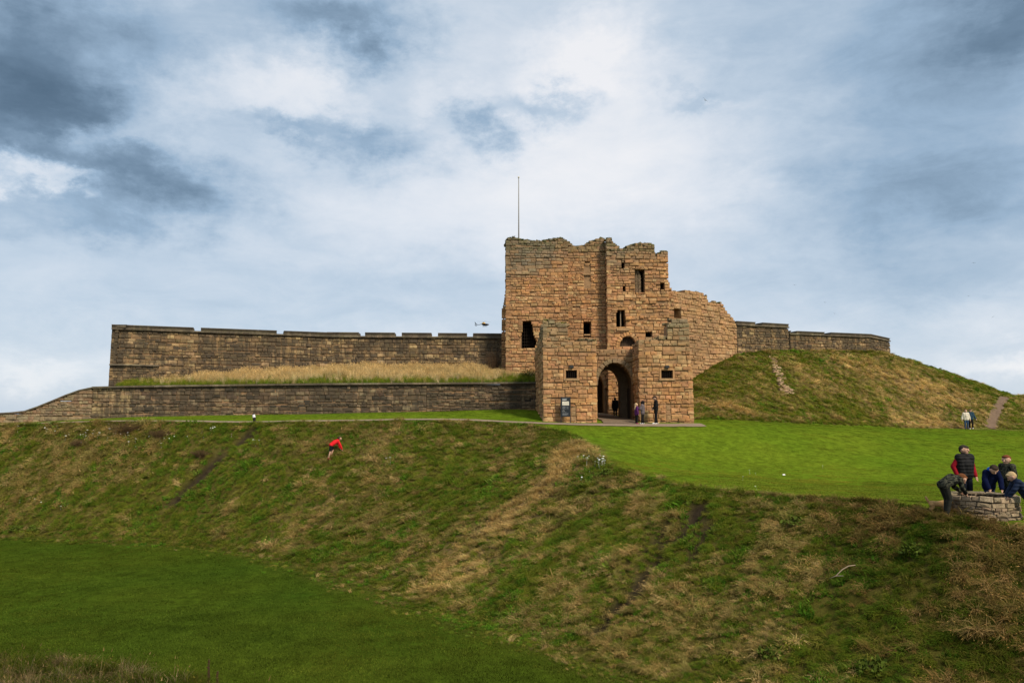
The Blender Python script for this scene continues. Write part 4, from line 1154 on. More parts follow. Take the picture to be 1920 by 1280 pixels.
def grow_near():
    x, y = sample(-11, 1.5, 2.0, 12, 130)
    up, dit, rough, mound, near = zones(x, y); z = ground(x, y)
    k = near & in_view(x, y, z, 20) & (pdist(x, y, NEARBANK) < 1.2); x, y, z = x[k], y[k], z[k]; n = len(x)
    gx, gy = slope_dir(x, y); pf = fbm(x * 1.6, y * 1.6, 111, 3)
    dr = rng.random(n) < np.clip((pf - .47) * 4, .05, .75)
    t = np.where(dr[:, None], np.array([[.17, .125, .06], [.12, .088, .04], [.20, .155, .08]])[rng.integers(0, 3, n)], GREENS[rng.integers(0, 4, n)] * .42) * rng.uniform(.7, 1.2, (n, 1))
    pid = np.where(dr & (rng.random(n) < .12), 4 + rng.integers(0, 2, n), rng.integers(0, 4, n))
    scatter('near_bank_grass', 'coarse dry grass on the near edge of the moat', np.stack([x, y, z], 1), euler_up(gx, gy, rng.uniform(0, 6.28, n), .4), rng.uniform(.45, .95, n), pid, t, NEAR_P)
grow_near()

# ------------------------------------------------------------------ the well
def build_well():
    cx, cy = WELL; zb = gz(cx, cy) - .45; H = .54 + .45
    ms = Masonry('stone_well', 'round well wall of rough rubble stones on the lawn edge', 'well', (cx, cy, zb + .45), .25, .1, (.11, .085, .06))
    r = random.Random(3); z = 0.0
    cols = [(.30, .225, .14), (.25, .19, .125), (.36, .275, .175), (.22, .165, .11), (.33, .24, .15)]
    while z < H - .02:
        h = min(r.uniform(.075, .135), H - z); rad = .95 - .15 * z / H; a = r.uniform(0, 1); end = a + 2 * math.pi
        if H - z - h < .06: h = H - z
        top = z + h >= H - .001; ph = r.uniform(0, 6)
        while a < end - .03:
            w_ = h * r.uniform(1.1, 3.2) if not top else r.uniform(.16, .36)
            if end - a < w_ / rad * 1.3: w_ = (end - a) * rad
            m = a + w_ / rad / 2
            two = (not top) and r.random() < .2
            for (f0, f1) in (((0, .5), (.5, 1)) if two else ((0, 1),)):
                Nn = Vector((math.cos(m), math.sin(m), .10)).normalized(); T = Vector((-math.sin(m), math.cos(m), r.gauss(0, .05))).normalized()
                Nn = (Nn + T * r.gauss(0, .07)).normalized(); T = (T - Nn * T.dot(Nn)).normalized(); Zv = Nn.cross(T)
                dep = .24; c = Vector((cx, cy, zb + z + h * (f0 + f1) / 2 + .018 * math.sin(ph + m * 3))) + Vector((math.cos(m), math.sin(m), 0)) * (rad - dep / 2 + r.gauss(0, .013) + (.02 if top else 0))
                ms.stone(c, T, Nn, Zv, w_ - .008, h * (f1 - f0) - .006 + (r.uniform(-.03, .03) if top else r.uniform(-.012, .014)), dep, jitter(r.choice(cols) if not top else (.40, .31, .20), r, .18))
            if z > H * .35:      # inner lining
                ci = Vector((cx, cy, zb + z + h / 2)) + Nn * (rad - .30 - .09); ms.stone(ci, -T, -Nn, Zv, w_ * .7, h - .015, .16, jitter((.20, .155, .10), r), None)
            a += w_ / rad
        z += h
    # core ring of mortar, open in the middle
    n = 40; vs_ = []
    for (rr, zz) in ((.91, 0), (.79, H - .05), (.50, H - .06), (.55, .25)):
        vs_ += [(cx + rr * math.cos(2 * math.pi * k / n), cy + rr * math.sin(2 * math.pi * k / n), zb + zz) for k in range(n)]
    fs_ = [(i * n + k, i * n + (k + 1) % n, (i + 1) * n + (k + 1) % n, (i + 1) * n + k) for i in range(3) for k in range(n)] + [tuple(range(3 * n, 4 * n))]
    ms.core.add(vs_, fs_)
    return ms.finish()
build_well()

# ------------------------------------------------------------------ people
def flesh(name, mb, vox, mat, parent, smooth=5):
    """one continuous surface grown over the shapes in mb"""
    me = bpy.data.meshes.new('grow'); me.from_pydata(mb.v, [], mb.f)
    o = bpy.data.objects.new('grow', me); col.objects.link(o)
    m = o.modifiers.new('r', 'REMESH'); m.mode = 'VOXEL'; m.voxel_size = vox; m.use_smooth_shade = True
    k = o.modifiers.new('s', 'SMOOTH'); k.iterations = smooth; k.factor = .5
    dg = bpy.context.evaluated_depsgraph_get()
    out = bpy.data.meshes.new_from_object(o.evaluated_get(dg)); out.name = name
    bpy.data.objects.remove(o); bpy.data.meshes.remove(me)
    out.materials.clear(); out.materials.append(mat); out.shade_smooth()
    q = bpy.data.objects.new(name, out); col.objects.link(q); q.parent = parent
    return q
def camo(name):
    m, t, b = newmat(name); tc = N(t, 'ShaderNodeTexCoord')
    n = noise(t, tc.outputs['Object'], 11, 3, .6, .4)
    c = ramp(t, n.outputs['Fac'], [(0, (.008, .009, .008)), (.45, (.035, .038, .028)), (.53, (.085, .08, .055)), (.58, (.018, .02, .017))], 'CONSTANT')
    t.links.new(c, b.inputs['Base Color']); b.inputs['Roughness'].default_value = .95; b.inputs['Specular IOR Level'].default_value = .03
    return m
CLOTH = {}
def cloth(nm, rgb, rough=.9):
    if nm not in CLOTH:
        m = CLOTH[nm] = camo(nm) if rgb is None else simple(nm, rgb, rough, 0, .25, 9, .6)
        if 'puffer' in nm or 'vest' in nm:      # quilted in rolls
            t = m.node_tree; b = t.nodes['Principled BSDF']; tc = N(t, 'ShaderNodeTexCoord'); wv = N(t, 'ShaderNodeTexWave'); wv.bands_direction = 'Z'; wv.inputs['Scale'].default_value = 3.2; wv.inputs['Distortion'].default_value = 1.2
            t.links.new(tc.outputs['Object'], wv.inputs['Vector']); bn = N(t, 'ShaderNodeBump'); bn.inputs['Strength'].default_value = .7; bn.inputs['Distance'].default_value = .014
            t.links.new(wv.outputs['Fac'], bn.inputs['Height']); t.links.new(bn.outputs[0], b.inputs['Normal']); b.inputs['Roughness'].default_value = .7; b.inputs['Specular IOR Level'].default_value = .12
    return CLOTH[nm]
SKIN = simple('skin', (.50, .30, .21), .6, 0, .06, 10)
BASE = dict(pel=(0, 0, .535), che=(0, 0, .70), nec=(.0, 0, .835), hea=(.012, 0, .925))
for s_, y in (('L', 1), ('R', -1)):
    BASE.update({'s' + s_: (0, .105 * y, .80), 'e' + s_: (-.01, .135 * y, .635), 'w' + s_: (.03, .14 * y, .49), 'hip' + s_: (0, .052 * y, .52), 'k' + s_: (.012, .058 * y, .285), 'a' + s_: (-.01, .06 * y, .045)})
def person(label, x, y, yaw, h, pose, wear, hair, vox=.014, face=True, z=None, group=None, head=1.0, look=(1, 0, -.1), build=1.0, ground_feet=True):
    """wear: top (name, rgb, bulk, hem), legs (name, rgb, end), shoes rgb, optional vest, hood"""
    z = gz(x, y) if z is None else z
    root = empty('person', (x, y, z), yaw); tag(root, label, 'person', group)
    J = {k: Vector(v) * h for k, v in {**BASE, **pose}.items()}
    lk = Vector(look).normalized(); side = Vector((0, 0, 1)).cross(lk).normalized(); upv = lk.cross(side).normalized()
    hr = .064 * h * head
    def limbs(mb, parts, ex=0.0, k=1.0):
        for a, b, ra, rb in parts: mb.cone(J[a], J[b], (ra * h + ex) * k, (rb * h + ex) * k, 10)
    W = build
    TORSO = [('pel', 'che', .066 * W, .076 * W), ('che', 'nec', .074 * W, .038), ('sL', 'sR', .042, .042), ('hipL', 'hipR', .058 * W, .058 * W), ('hipL', 'sL', .05 * W, .042 * W), ('hipR', 'sR', .05 * W, .042 * W)]
    ARMS = [(a + s_, b + s_, ra, rb) for s_ in 'LR' for a, b, ra, rb in (('s', 'e', .034, .027), ('e', 'w', .027, .020))]
    LEGS = [(a + s_, b + s_, ra, rb) for s_ in 'LR' for a, b, ra, rb in (('hip', 'k', .054, .038), ('k', 'a', .036, .024))]
    body = MB(); limbs(body, TORSO + ARMS + LEGS, -.004); limbs(body, [('nec', 'hea', .032, .032)])
    hc = J['hea']; body.ball(hc, hr * 1.0, 14, 10); body.ball(hc + upv * hr * .12 - lk * hr * .12, hr * 1.08, 14, 10); body.ball(hc - upv * hr * .55 + lk * hr * .28, hr * .62, 12, 8)
    body.cone(hc + lk * hr * .95 + upv * hr * .05, hc + lk * hr * 1.18 - upv * hr * .22, hr * .10, hr * .17, 6)
    for sg in (1, -1): body.ball(hc + side * sg * hr * 1.02 - upv * hr * .05, (hr * .2, hr * .2, hr * .3), 6, 5)
    for s_, sg in (('L', 1), ('R', -1)):
        w_ = J['w' + s_]; d = (w_ - J['e' + s_]).normalized(); sd_ = d.cross(lk)
        sd_ = (sd_ if sd_.length > .2 else d.cross(Vector((0, 1, 0)))).normalized(); p = w_ + d * .035 * h
        body.cone(w_, p, .018 * h, .024 * h, 8)
        for i in range(4):
            b0 = p + sd_ * (i - 1.5) * .0115 * h + d * .012 * h; ln_ = (.042, .05, .047, .036)[i] * h; n_ = lk * .012 * h * (1 + i * .1)
            body.cone(b0, b0 + d * ln_ * .55 + n_ * .2, .0068 * h, .0062 * h, 6); body.cone(b0 + d * ln_ * .55 + n_ * .2, b0 + d * ln_ + n_, .0062 * h, .0052 * h, 6)
        body.cone(p - d * .012 * h - sd_ * .02 * h, p + d * .018 * h - sd_ * .036 * h + lk * .01 * h, .008 * h, .0062 * h, 6)
    flesh('body', body, vox * .8, SKIN, root, 2)
    nm, rgb, bulk, hem = wear['top']
    top = MB(); limbs(top, TORSO + ARMS, .012 + bulk)
    for s_ in 'LR': top.cone(J['hip' + s_], J['hip' + s_].lerp(J['k' + s_], hem), .058 * h * W + .012 + bulk, .052 * h + .014 + bulk, 10)
    top.cone(J['nec'] - Vector((0, 0, .02 * h)), J['nec'] + (J['hea'] - J['nec']) * .22, .045 * h, .042 * h + bulk * .4, 10)
    if wear.get('hood'):
        hd_ = MB(); hd_.ball(J['nec'] - lk * .03 * h + upv * .03 * h, (.075 * h, .10 * h, .06 * h), 12, 8); flesh('hood', hd_, vox, cloth('hood_blue', (.015, .10, .45)), root, 3)
    tm = cloth(nm, rgb)
    flesh('jacket', top, vox, tm, root, 4)
    if wear.get('vest'):
        v = MB(); limbs(v, [q for q in TORSO], .042); v.cone(J['nec'] - Vector((0, 0, .03 * h)), J['nec'] + (J['hea'] - J['nec']) * .15, .062 * h, .058 * h, 10)
        flesh('vest', v, vox, cloth(*wear['vest']), root, 4)
    nm, rgb, end = wear['legs']
    lg = MB(); limbs(lg, [('hipL', 'hipR', .062 * W, .062 * W)], .008)
    for s_ in 'LR':
        if end >= 1: limbs(lg, [('hip' + s_, 'k' + s_, .056, .041), ('k' + s_, 'a' + s_, .038, .028)], .009)
        else: lg.cone(J['hip' + s_], J['hip' + s_].lerp(J['k' + s_], end), .06 * h + .012, .052 * h + .014, 10)
    flesh('trousers' if end >= 1 else 'shorts', lg, vox, cloth(nm, rgb), root, 4)
    sm = cloth('shoe_%d_%d_%d' % tuple(int(c * 100) for c in wear['shoes']), wear['shoes'], .6)
    for s_ in 'LR':
        a = J['a' + s_]; kd = Vector((1, 0, 0)) if 'toe' not in wear else Vector(wear['toe'])
        f = MB(); f.cone(a + Vector((0, 0, -.012 * h)), a + kd * .085 * h + Vector((0, 0, -.022 * h)), .030 * h, .022 * h, 8); f.cone(a - kd * .02 * h - Vector((0, 0, .02 * h)), a + Vector((0, 0, .01 * h)), .025 * h, .030 * h, 8)
        flesh('shoe', f, vox * .8, sm, root, 2)
    hcol, style = hair
    hm = MB(); hm.ball(hc + upv * hr * .30 - lk * hr * .30, (hr * 1.10, hr * 1.08, hr * 1.02), 14, 9); hm.ball(hc - lk * hr * .52 - upv * hr * .05, (hr * .82, hr * .95, hr * .85), 12, 8)
    if style == 'fringe': hm.ball(hc + upv * hr * .85 + lk * hr * .35, (hr * .7, hr * .85, hr * .38), 10, 7)
    if style == 'short': hm.ball(hc + upv * hr * .62 + lk * hr * .2, (hr * .85, hr * .88, hr * .5), 10, 7)
    if style == 'long': hm.cone(hc - lk * hr * .5, hc - lk * hr * .75 - upv * hr * 3.0, hr * .85, hr * .6, 10)
    if style == 'hood': hm.ball(hc - lk * hr * .3, hr * 1.32, 12, 8)
    flesh('hair' if style != 'hood' else 'hood', hm, vox * .7, cloth('hair_%d%d' % (int(hcol[0] * 100), int(hcol[2] * 100)), hcol), root, 3)
    if face:
        ey = cloth('eye_dark', (.02, .016, .014), .3)
        for sg in (1, -1):
            MB().ball(hc + lk * hr * .93 + side * sg * hr * .36 + upv * hr * .10, hr * .105, 8, 6).build('eye', ey, root, True)
        MB().ball(hc + lk * hr * .86 - upv * hr * .52, (hr * .10, hr * .22, hr * .05), 8, 6).build('mouth', cloth('lip', (.30, .13, .11)), root, True)
    return root
BLK = (.012, .012, .013); NAVY = (.012, .020, .055)
# round the well
person('man in black padded vest over red jumper standing behind the well', 13.46, 22.45, R(-78), 1.80,
       {'eR': (-.05, -.185, .655), 'wR': (-.015, -.155, .535), 'eL': (-.02, .17, .64), 'wL': (.03, .165, .50)}, dict(top=('red_jumper', (.24, .010, .018), .012, .05), vest=('black_vest', (.011, .011, .011)), legs=('dark_jeans', (.010, .012, .02), 1), shoes=BLK), ((.035, .028, .022), 'short'), look=(1, .35, 0), build=1.12)
CAMO = ('camo_cloth', None, .014, .12)
person('boy in camouflage jacket bending over the well rim beside the dog', 11.84, 20.72, R(8), 1.56,
       {'pel': (-.03, 0, .56), 'hipL': (-.03, .052, .545), 'hipR': (-.03, -.052, .545), 'che': (.13, 0, .645), 'nec': (.25, 0, .655), 'hea': (.335, 0, .635), 'sL': (.215, .10, .635), 'sR': (.215, -.10, .635), 'eL': (.27, .12, .49), 'eR': (.24, -.125, .48), 'wL': (.37, .10, .42), 'wR': (.30, -.11, .405), 'kL': (.06, .06, .30), 'kR': (.03, -.06, .295), 'aL': (.03, .06, .045), 'aR': (-.03, -.06, .045)},
       dict(top=CAMO, legs=('camo_trousers', (.022, .022, .018), 1), shoes=BLK), ((.13, .05, .02), 'short'), look=(.75, 0, -.65), head=1.12)
person('child in navy jacket with bright blue hood leaning into the well', 13.94, 22.15, R(-96), 1.36,
       {'che': (.06, 0, .70), 'nec': (.16, 0, .80), 'hea': (.255, 0, .845), 'sL': (.14, .11, .775), 'sR': (.14, -.11, .775), 'eL': (.17, .16, .64), 'eR': (.17, -.16, .64), 'wL': (.25, .13, .46), 'wR': (.25, -.13, .46)},
       dict(top=('navy_coat', (.004, .007, .03), .03, .25), legs=('dark_leggings', NAVY, 1), shoes=BLK, hood=True), ((.04, .028, .02), 'short'), look=(.7, 0, -.7), head=1.2)
person('auburn haired boy in dark camouflage coat standing behind the well', 14.74, 22.5, R(205), 1.53, {'eL': (.0, .14, .64), 'wL': (.05, .14, .50)},
       dict(top=('dark_camo', None, .022, .25), legs=('dark_jeans', (.010, .012, .02), 1), shoes=BLK), ((.14, .045, .02), 'fringe'), look=(1, .1, -.12), head=1.15)
person('fair haired boy in navy quilted jacket leaning on the well', 13.94, 20.22, R(165), 1.36,
       {'pel': (.15, 0, .52), 'hipL': (.15, .052, .505), 'hipR': (.15, -.052, .505), 'che': (.24, 0, .67), 'nec': (.33, 0, .775), 'hea': (.385, 0, .85), 'sL': (.305, .105, .75), 'sR': (.305, -.105, .75), 'eL': (.39, .135, .61), 'eR': (.38, -.135, .60), 'wL': (.47, .10, .49), 'wR': (.46, -.11, .47), 'kL': (.09, .06, .28), 'kR': (.06, -.06, .275), 'aL': (.03, .065, .045), 'aR': (-.02, -.065, .045)},
       dict(top=('navy_puffer', (.008, .015, .036), .024, .12), legs=('blue_joggers', (.012, .026, .05), 1), shoes=(.05, .05, .08)), ((.42, .30, .16), 'short'), look=(.75, 0, -.6), head=1.16)
# at the gate
person('girl in purple jacket and pink shoes standing by the archway', 7.72, 46.55, R(15), 1.28, {'eL': (.08, .13, .64), 'wL': (.14, .08, .72)}, dict(top=('purple_jacket', (.085, .022, .10), .016, .2), legs=('black_leggings', BLK, 1), shoes=(.55, .03, .16)), ((.48, .34, .2), 'long'), .016, False, head=1.15)
person('woman in grey quilted jacket and white shoes facing the archway', 8.12, 46.6, R(160), 1.44, {'eL': (.07, .14, .65), 'wL': (.15, .09, .68), 'eR': (.07, -.14, .65), 'wR': (.15, -.09, .68), 'kL': (.02, .058, .285), 'aL': (.04, .06, .045)}, dict(top=('grey_puffer', (.13, .105, .115), .03, .22), legs=('black_leggings', BLK, 1), shoes=(.78, .77, .75)), ((.015, .013, .014), 'hood'), .016, False, head=1.08)
person('tall youth in black jacket and white shoes looking down by the wall', 8.98, 46.75, R(180), 1.74, {'hea': (.045, 0, .92), 'eL': (.02, .125, .64), 'wL': (.09, .08, .56), 'eR': (.02, -.125, .64), 'wR': (.09, -.08, .56), 'kL': (.02, .05, .285), 'aL': (.05, .05, .045), 'kR': (-.01, -.05, .285), 'aR': (-.04, -.05, .045)}, dict(top=('black_jacket', (.014, .013, .014), .012, .08), legs=('black_trousers', BLK, 1), shoes=(.8, .79, .77)), ((.02, .016, .014), 'fringe'), .016, False, look=(.8, 0, -.55))
person('figure in long dark coat walking through the gate passage', 7.42, 53.9, R(90), 1.36, {}, dict(top=('dark_coat', (.013, .013, .015), .03, .7), legs=('black_trousers', BLK, 1), shoes=BLK), ((.02, .016, .014), 'short'), .018, False)
# on the bank and by the mound
cx_, cy_, cz_ = hit(615, 861)
person('climber in red top and black shorts scrambling up the grassy bank', cx_, cy_, R(28), 1.52,
       {'pel': (.10, 0, .53), 'hipL': (.10, .05, .52), 'hipR': (.10, -.05, .52), 'che': (.24, 0, .63), 'nec': (.35, 0, .70), 'hea': (.42, 0, .76), 'sL': (.33, .10, .675), 'sR': (.33, -.10, .675), 'eL': (.41, .12, .53), 'eR': (.41, -.13, .52), 'wL': (.47, .11, .41), 'wR': (.47, -.12, .38), 'kL': (.19, .06, .35), 'aL': (.13, .06, .17), 'kR': (.06, -.055, .29), 'aR': (0, -.06, .045)},
       dict(top=('red_top', (.58, .018, .022), .01, .02), legs=('black_shorts', BLK, .75), shoes=(.25, .03, .04)), ((.05, .033, .022), 'short'), .016, False, z=cz_ - .02, look=(.9, 0, .1))
a_, b_, c_ = hit(1806, 803)
person('woman in cream jacket and blue jeans walking below the mound', 38.35, 63.4, R(-100), 1.64, {'eL': (-.02, .165, .64), 'wL': (0, .18, .51), 'eR': (-.02, -.165, .64), 'wR': (0, -.19, .51)}, dict(top=('cream_jacket', (.62, .55, .45), .022, .1), legs=('blue_jeans', (.04, .075, .14), 1), shoes=(.08, .07, .07)), ((.07, .03, .02), 'long'), .018, False)
person('man in blue and black jacket and white shoes walking below the mound', 38.86, 63.6, R(-110), 1.70, {'eL': (-.05, .17, .65), 'wL': (-.02, .22, .52), 'eR': (0, -.13, .64), 'kL': (.06, .058, .285), 'aL': (.04, .06, .06)}, dict(top=('blue_jacket', (.025, .055, .085), .018, .08), legs=('black_trousers', BLK, 1), shoes=(.8, .78, .76)), ((.04, .025, .02), 'short'), .018, False)

# ------------------------------------------------------------------ the dog
def build_dog():
    x, y = 11.86, 21.15; root = empty('dog', (x, y, gz(x, y) + .02), R(-12)); root.scale = (.74, .74, .74); tag(root, 'small curly golden brown dog behind the boy in camouflage', 'dog')
    m = MB(); C = lambda *a: m.cone(*[Vector(q) if isinstance(q, tuple) else q for q in a])
    C((-.22, 0, .33), (.0, 0, .31), .105, .11); C((0, 0, .31), (.20, 0, .33), .11, .135); C((.20, 0, .36), (.34, 0, .42), .10, .085)
    C((.36, 0, .44), (.40, 0, .43), .088, .075); C((.42, 0, .41), (.50, 0, .385), .052, .042)
    for sg in (1, -1):
        C((.17, .075 * sg, .27), (.17, .08 * sg, .14), .058, .038); C((.17, .08 * sg, .14), (.185, .08 * sg, .025), .036, .034); C((.185, .08 * sg, .025), (.225, .08 * sg, .022), .034, .028)
        C((-.22, .075 * sg, .29), (-.17, .085 * sg, .19), .075, .048); C((-.17, .085 * sg, .19), (-.265, .085 * sg, .115), .042, .032); C((-.265, .085 * sg, .115), (-.245, .085 * sg, .025), .032, .032); C((-.245, .085 * sg, .025), (-.20, .085 * sg, .022), .032, .027)
        C((.36, .07 * sg, .50), (.355, .10 * sg, .40), .03, .042)
    C((-.30, 0, .37), (-.36, 0, .46), .045, .05); C((-.36, 0, .46), (-.40, 0, .55), .05, .042)
    fur, t, b = newmat('curly_fur'); tc = N(t, 'ShaderNodeTexCoord'); n = noise(t, tc.outputs['Object'], 26, 4, .7)
    t.links.new(ramp(t, n.outputs['Fac'], [(.3, (.34, .17, .055)), (.7, (.66, .40, .16))]), b.inputs['Base Color']); b.inputs['Roughness'].default_value = 1
    bn = N(t, 'ShaderNodeBump'); bn.inputs['Strength'].default_value = 1; bn.inputs['Distance'].default_value = .03; t.links.new(n.outputs['Fac'], bn.inputs['Height']); t.links.new(bn.outputs[0], b.inputs['Normal'])
    flesh('body', m, .012, fur, root, 3)
    MB().ball((.535, 0, .40), (.018, .022, .016), 8, 6).build('nose', cloth('eye_dark', (.02, .016, .014)), root, True)
    for sg in (1, -1): MB().ball((.455, .045 * sg, .455), .013, 8, 6).build('eye', cloth('eye_dark', (.02, .016, .014)), root, True)
build_dog()

# ------------------------------------------------------------------ sign, post, flagpole
def build_sign():
    x, y = at(1060.5, 760, 46.55).x, 46.55; z = gz(x, y); root = empty('notice_board', (x, y, z), R(-4)); tag(root, 'tall black notice board on two legs before the barbican', 'sign')
    zt, zb = atz(1060, 744, 46.55) - z, atz(1060, 781, 46.55) - z; hw_ = .285
    blk = simple('board_black', (.018, .022, .026), .45); wh = simple('print_white', (.62, .62, .60), .6); gr = simple('print_grey', (.22, .23, .24), .6); cr = simple('print_picture', (.62, .58, .48), .6, 0, .35, 9)
    p = MB().box((-hw_, -.03, zb), (hw_, .03, zt)).build('panel', blk, root)
    for sg in (-1, 1): MB().box((sg * hw_ - .025, -.02, -.1), (sg * hw_ + .025, .04, zt + .02)).build('leg', blk, root)
    H = zt - zb
    MB().box((-.21, -.036, zt - .42 * H), (.21, -.033, zt - .22 * H)).build('picture', cr, p)
    def bar(x0, x1, f0, f1, m, nm='print_line'): MB().box((x0, -.036, zt - f1 * H), (x1, -.033, zt - f0 * H)).build(nm, m, p)
    bar(-.2, .1, .075, .10, gr); bar(-.2, .06, .12, .155, wh)
    for k in range(4): bar(-.2, (-.02, .02, -.04, .0)[k], .47 + k * .04, .487 + k * .04, gr)
    for k in range(3): bar(.05, (.2, .16, .19)[k], .48 + k * .05, .497 + k * .05, gr)
    bar(-.18, -.08, .68, .69, wh); bar(-.18, -.17, .68, .75, wh); bar(-.09, -.08, .68, .73, wh); bar(-.2, .05, .755, .765, gr)
    for k in range(4): bar(-.2, (.17, .14, .18, .10)[k], .82 + k * .032, .834 + k * .032, gr)
build_sign()
def build_post():
    x, y, z = hit(477, 793); root = empty('marker_post', (x, y, z), 0); tag(root, 'short leaning black post with white face beside the path', 'post')
    MB().tube([(.02, 0, -.05), (-.03, 0, .36)], [.075, .085], 10).build('shaft', simple('post_black', (.015, .014, .016), .6), root)
    MB().tube([(-.03, 0, .342), (-.065, 0, .52)], [.09, .075], 10).build('face', simple('post_white', (.72, .70, .72), .6), root)
    MB().tube([(-.068, 0, .522), (-.085, 0, .575)], [.085, .05], 10).build('cap', simple('post_black2', (.025, .022, .02), .6), root)
build_post()
def build_pole():
    Y = 58.6; x = atx(972.6, Y, 400); root = empty('flagpole', (x, Y, zl(972, 452) + .2), 0); tag(root, 'thin bare flagpole standing on the tower roof', 'flagpole')
    zt = atz(972, 334, Y) - root.location.z
    MB().tube([(0, 0, -1.6), (0, 0, zt)], [.062, .032], 10).build('pole', simple('pole_paint', (.22, .21, .19), .6), root, True)
    MB().ball((0, 0, zt + .06), .07, 10, 7).build('finial', simple('finial_paint', (.5, .45, .3), .5), root, True)
    MB().box((-.16, -.16, -1.7), (.16, .16, -1.5)).build('base_plate', iron, root)
build_pole()

# ------------------------------------------------------------------ helicopter
def build_heli():
    D = 520; p = at(907, 608.5, D); root = empty('helicopter', p, R(-8)); tag(root, 'small black helicopter with yellow engine cowling flying beyond the rampart', 'helicopter')
    blk = simple('heli_black', (.012, .012, .016), .35); yel = simple('heli_yellow', (.75, .42, .04), .4); gl = simple('heli_glass', (.06, .07, .08), .1)
    def loft(secs, name, m, par, n=12):
        vs_ = [(x_, cy + ry * math.cos(2 * math.pi * k / n), cz + rz * math.sin(2 * math.pi * k / n)) for (x_, cy, cz, ry, rz) in secs for k in range(n)]
        fs_ = [(i * n + k, (i + 1) * n + k, (i + 1) * n + (k + 1) % n, i * n + (k + 1) % n) for i in range(len(secs) - 1) for k in range(n)] + [tuple(range(n)), tuple(range(len(secs) * n - 1, (len(secs) - 1) * n - 1, -1))]
        return meshobj(name, vs_, fs_, m, par, True)
    loft([(-1.7, 0, .45, .15, .15), (-1.2, 0, .25, .5, .45), (-.2, 0, 0, .8, .85), (1.4, 0, -.05, .85, .85), (2.6, 0, -.05, .75, .65), (3.4, 0, .0, .45, .38), (3.8, 0, .05, .1, .1)], 'fuselage', blk, root)
    loft([(1.5, 0, .28, .78, .5), (2.4, 0, .22, .72, .5), (3.1, 0, .12, .5, .34), (3.5, 0, .08, .2, .15)], 'windscreen', gl, root)
    loft([(-1.3, 0, .85, .2, .15), (-.8, 0, 1.0, .5, .4), (.3, 0, 1.1, .55, .5), (1.0, 0, .95, .4, .3), (1.3, 0, .8, .1, .1)], 'engine_cowling', yel, root)
    loft([(-1.3, 0, .38, .28, .28), (-3.0, 0, .10, .17, .17), (-4.6, 0, .0, .13, .13)], 'tail_boom', blk, root)
    n = 20; ring = MB(); ring.tube([(-5.5 + .72 * math.cos(2 * math.pi * k / n), 0, .0 + .72 * math.sin(2 * math.pi * k / n)) for k in range(n + 1)], .17, 8, False); ring.build('tail_fan_ring', blk, root, True)
    for k in range(8):
        a = 2 * math.pi * k / 8; MB().tube([(-5.5, 0, 0), (-5.5 + .62 * math.cos(a), 0, .62 * math.sin(a))], .03, 5).build('fan_blade', blk, root)
    f = MB(); f.add([(-5.3, -.06, .7), (-5.9, -.06, .75), (-6.6, -.06, 1.9), (-6.1, -.06, 1.95), (-5.3, .06, .7), (-5.9, .06, .75), (-6.6, .06, 1.9), (-6.1, .06, 1.95)], [(0, 1, 2, 3), (7, 6, 5, 4), (0, 4, 5, 1), (1, 5, 6, 2), (2, 6, 7, 3), (3, 7, 4, 0)]); f.build('tail_fin', blk, root)
    MB().box((-3.9, -1.1, -.05), (-3.4, 1.1, .02)).build('stabilizer', blk, root)
    MB().tube([(.1, 0, 1.4), (.1, 0, 2.0)], .12, 8).build('rotor_mast', blk, root)
    for k in range(4):
        a = R(25 + 90 * k); c_, s_ = math.cos(a), math.sin(a); MB().add([(.1 + c_ * r_ - s_ * w_, s_ * r_ + c_ * w_, 2.0 + dz - .002 * r_) for dz in (0, .03) for r_, w_ in ((.2, -.13), (5.0, -.13), (5.0, .13), (.2, .13))], [(3, 2, 1, 0), (4, 5, 6, 7), (0, 1, 5, 4), (1, 2, 6, 5), (2, 3, 7, 6), (3, 0, 4, 7)]).build('rotor_blade', gl, root)
    for sg in (-1, 1):
        MB().tube([(-1.0, .95 * sg, -1.35), (2.2, .95 * sg, -1.35), (2.5, .95 * sg, -1.25)], .05, 6).build('skid', blk, root)
        for x_ in (-.3, 1.6): MB().tube([(x_, .6 * sg, -.6), (x_, .95 * sg, -1.33)], .04, 6).build('skid_strut', blk, root)
build_heli()

# ------------------------------------------------------------------ gulls
def gull_mesh():
    m = MB(); m.tube([(-.26, 0, 0), (-.18, 0, .01), (0, 0, 0), (.14, 0, .01), (.22, 0, .03), (.29, 0, .02)], [.02, .05, .075, .06, .035, .008], 8)
    return m
gm = simple('gull_white', (.42, .44, .47), .8); gw = simple('gull_grey', (.20, .22, .25), .8)
def gull(u, v, D, yaw, bank, label):
    root = empty('gull', at(u, v, D), yaw); root.rotation_euler = (bank, 0, yaw); tag(root, label, 'bird', 'gulls in the sky')
    gull_mesh().build('body', gm, root, True)
    for sg in (1, -1):
        w_ = [(.08, .03 * sg, .03), (.12, .3 * sg, .13), (.0, .68 * sg, .10), (-.05, .66 * sg, .095), (-.05, .3 * sg, .12), (-.09, .03 * sg, .025)]
        MB().add([(x, y, z + dz) for dz in (0, .018) for x, y, z in w_], [(0, 1, 4, 5), (1, 2, 3, 4), (11, 10, 7, 6), (10, 9, 8, 7)] + [(i, (i + 1) % 6, 6 + (i + 1) % 6, 6 + i) for i in range(6)]).build('wing', gw, root)
gull(1322, 188, 130, R(60), R(50), 'gull banking high in the bright cloud above the ruined wall')
gull(1826, 493, 240, R(80), R(5), 'highest of the gulls over the mound')
gull(1816, 555, 290, R(95), R(-4), 'gull gliding just below the highest one over the mound')
gull(1862, 594, 260, R(70), R(-25), 'gull with one wing dipped, lowest and nearest the frame edge')
gull(1490, 534, 270, R(85), R(8), 'small gull above the merlons of the hilltop rampart')
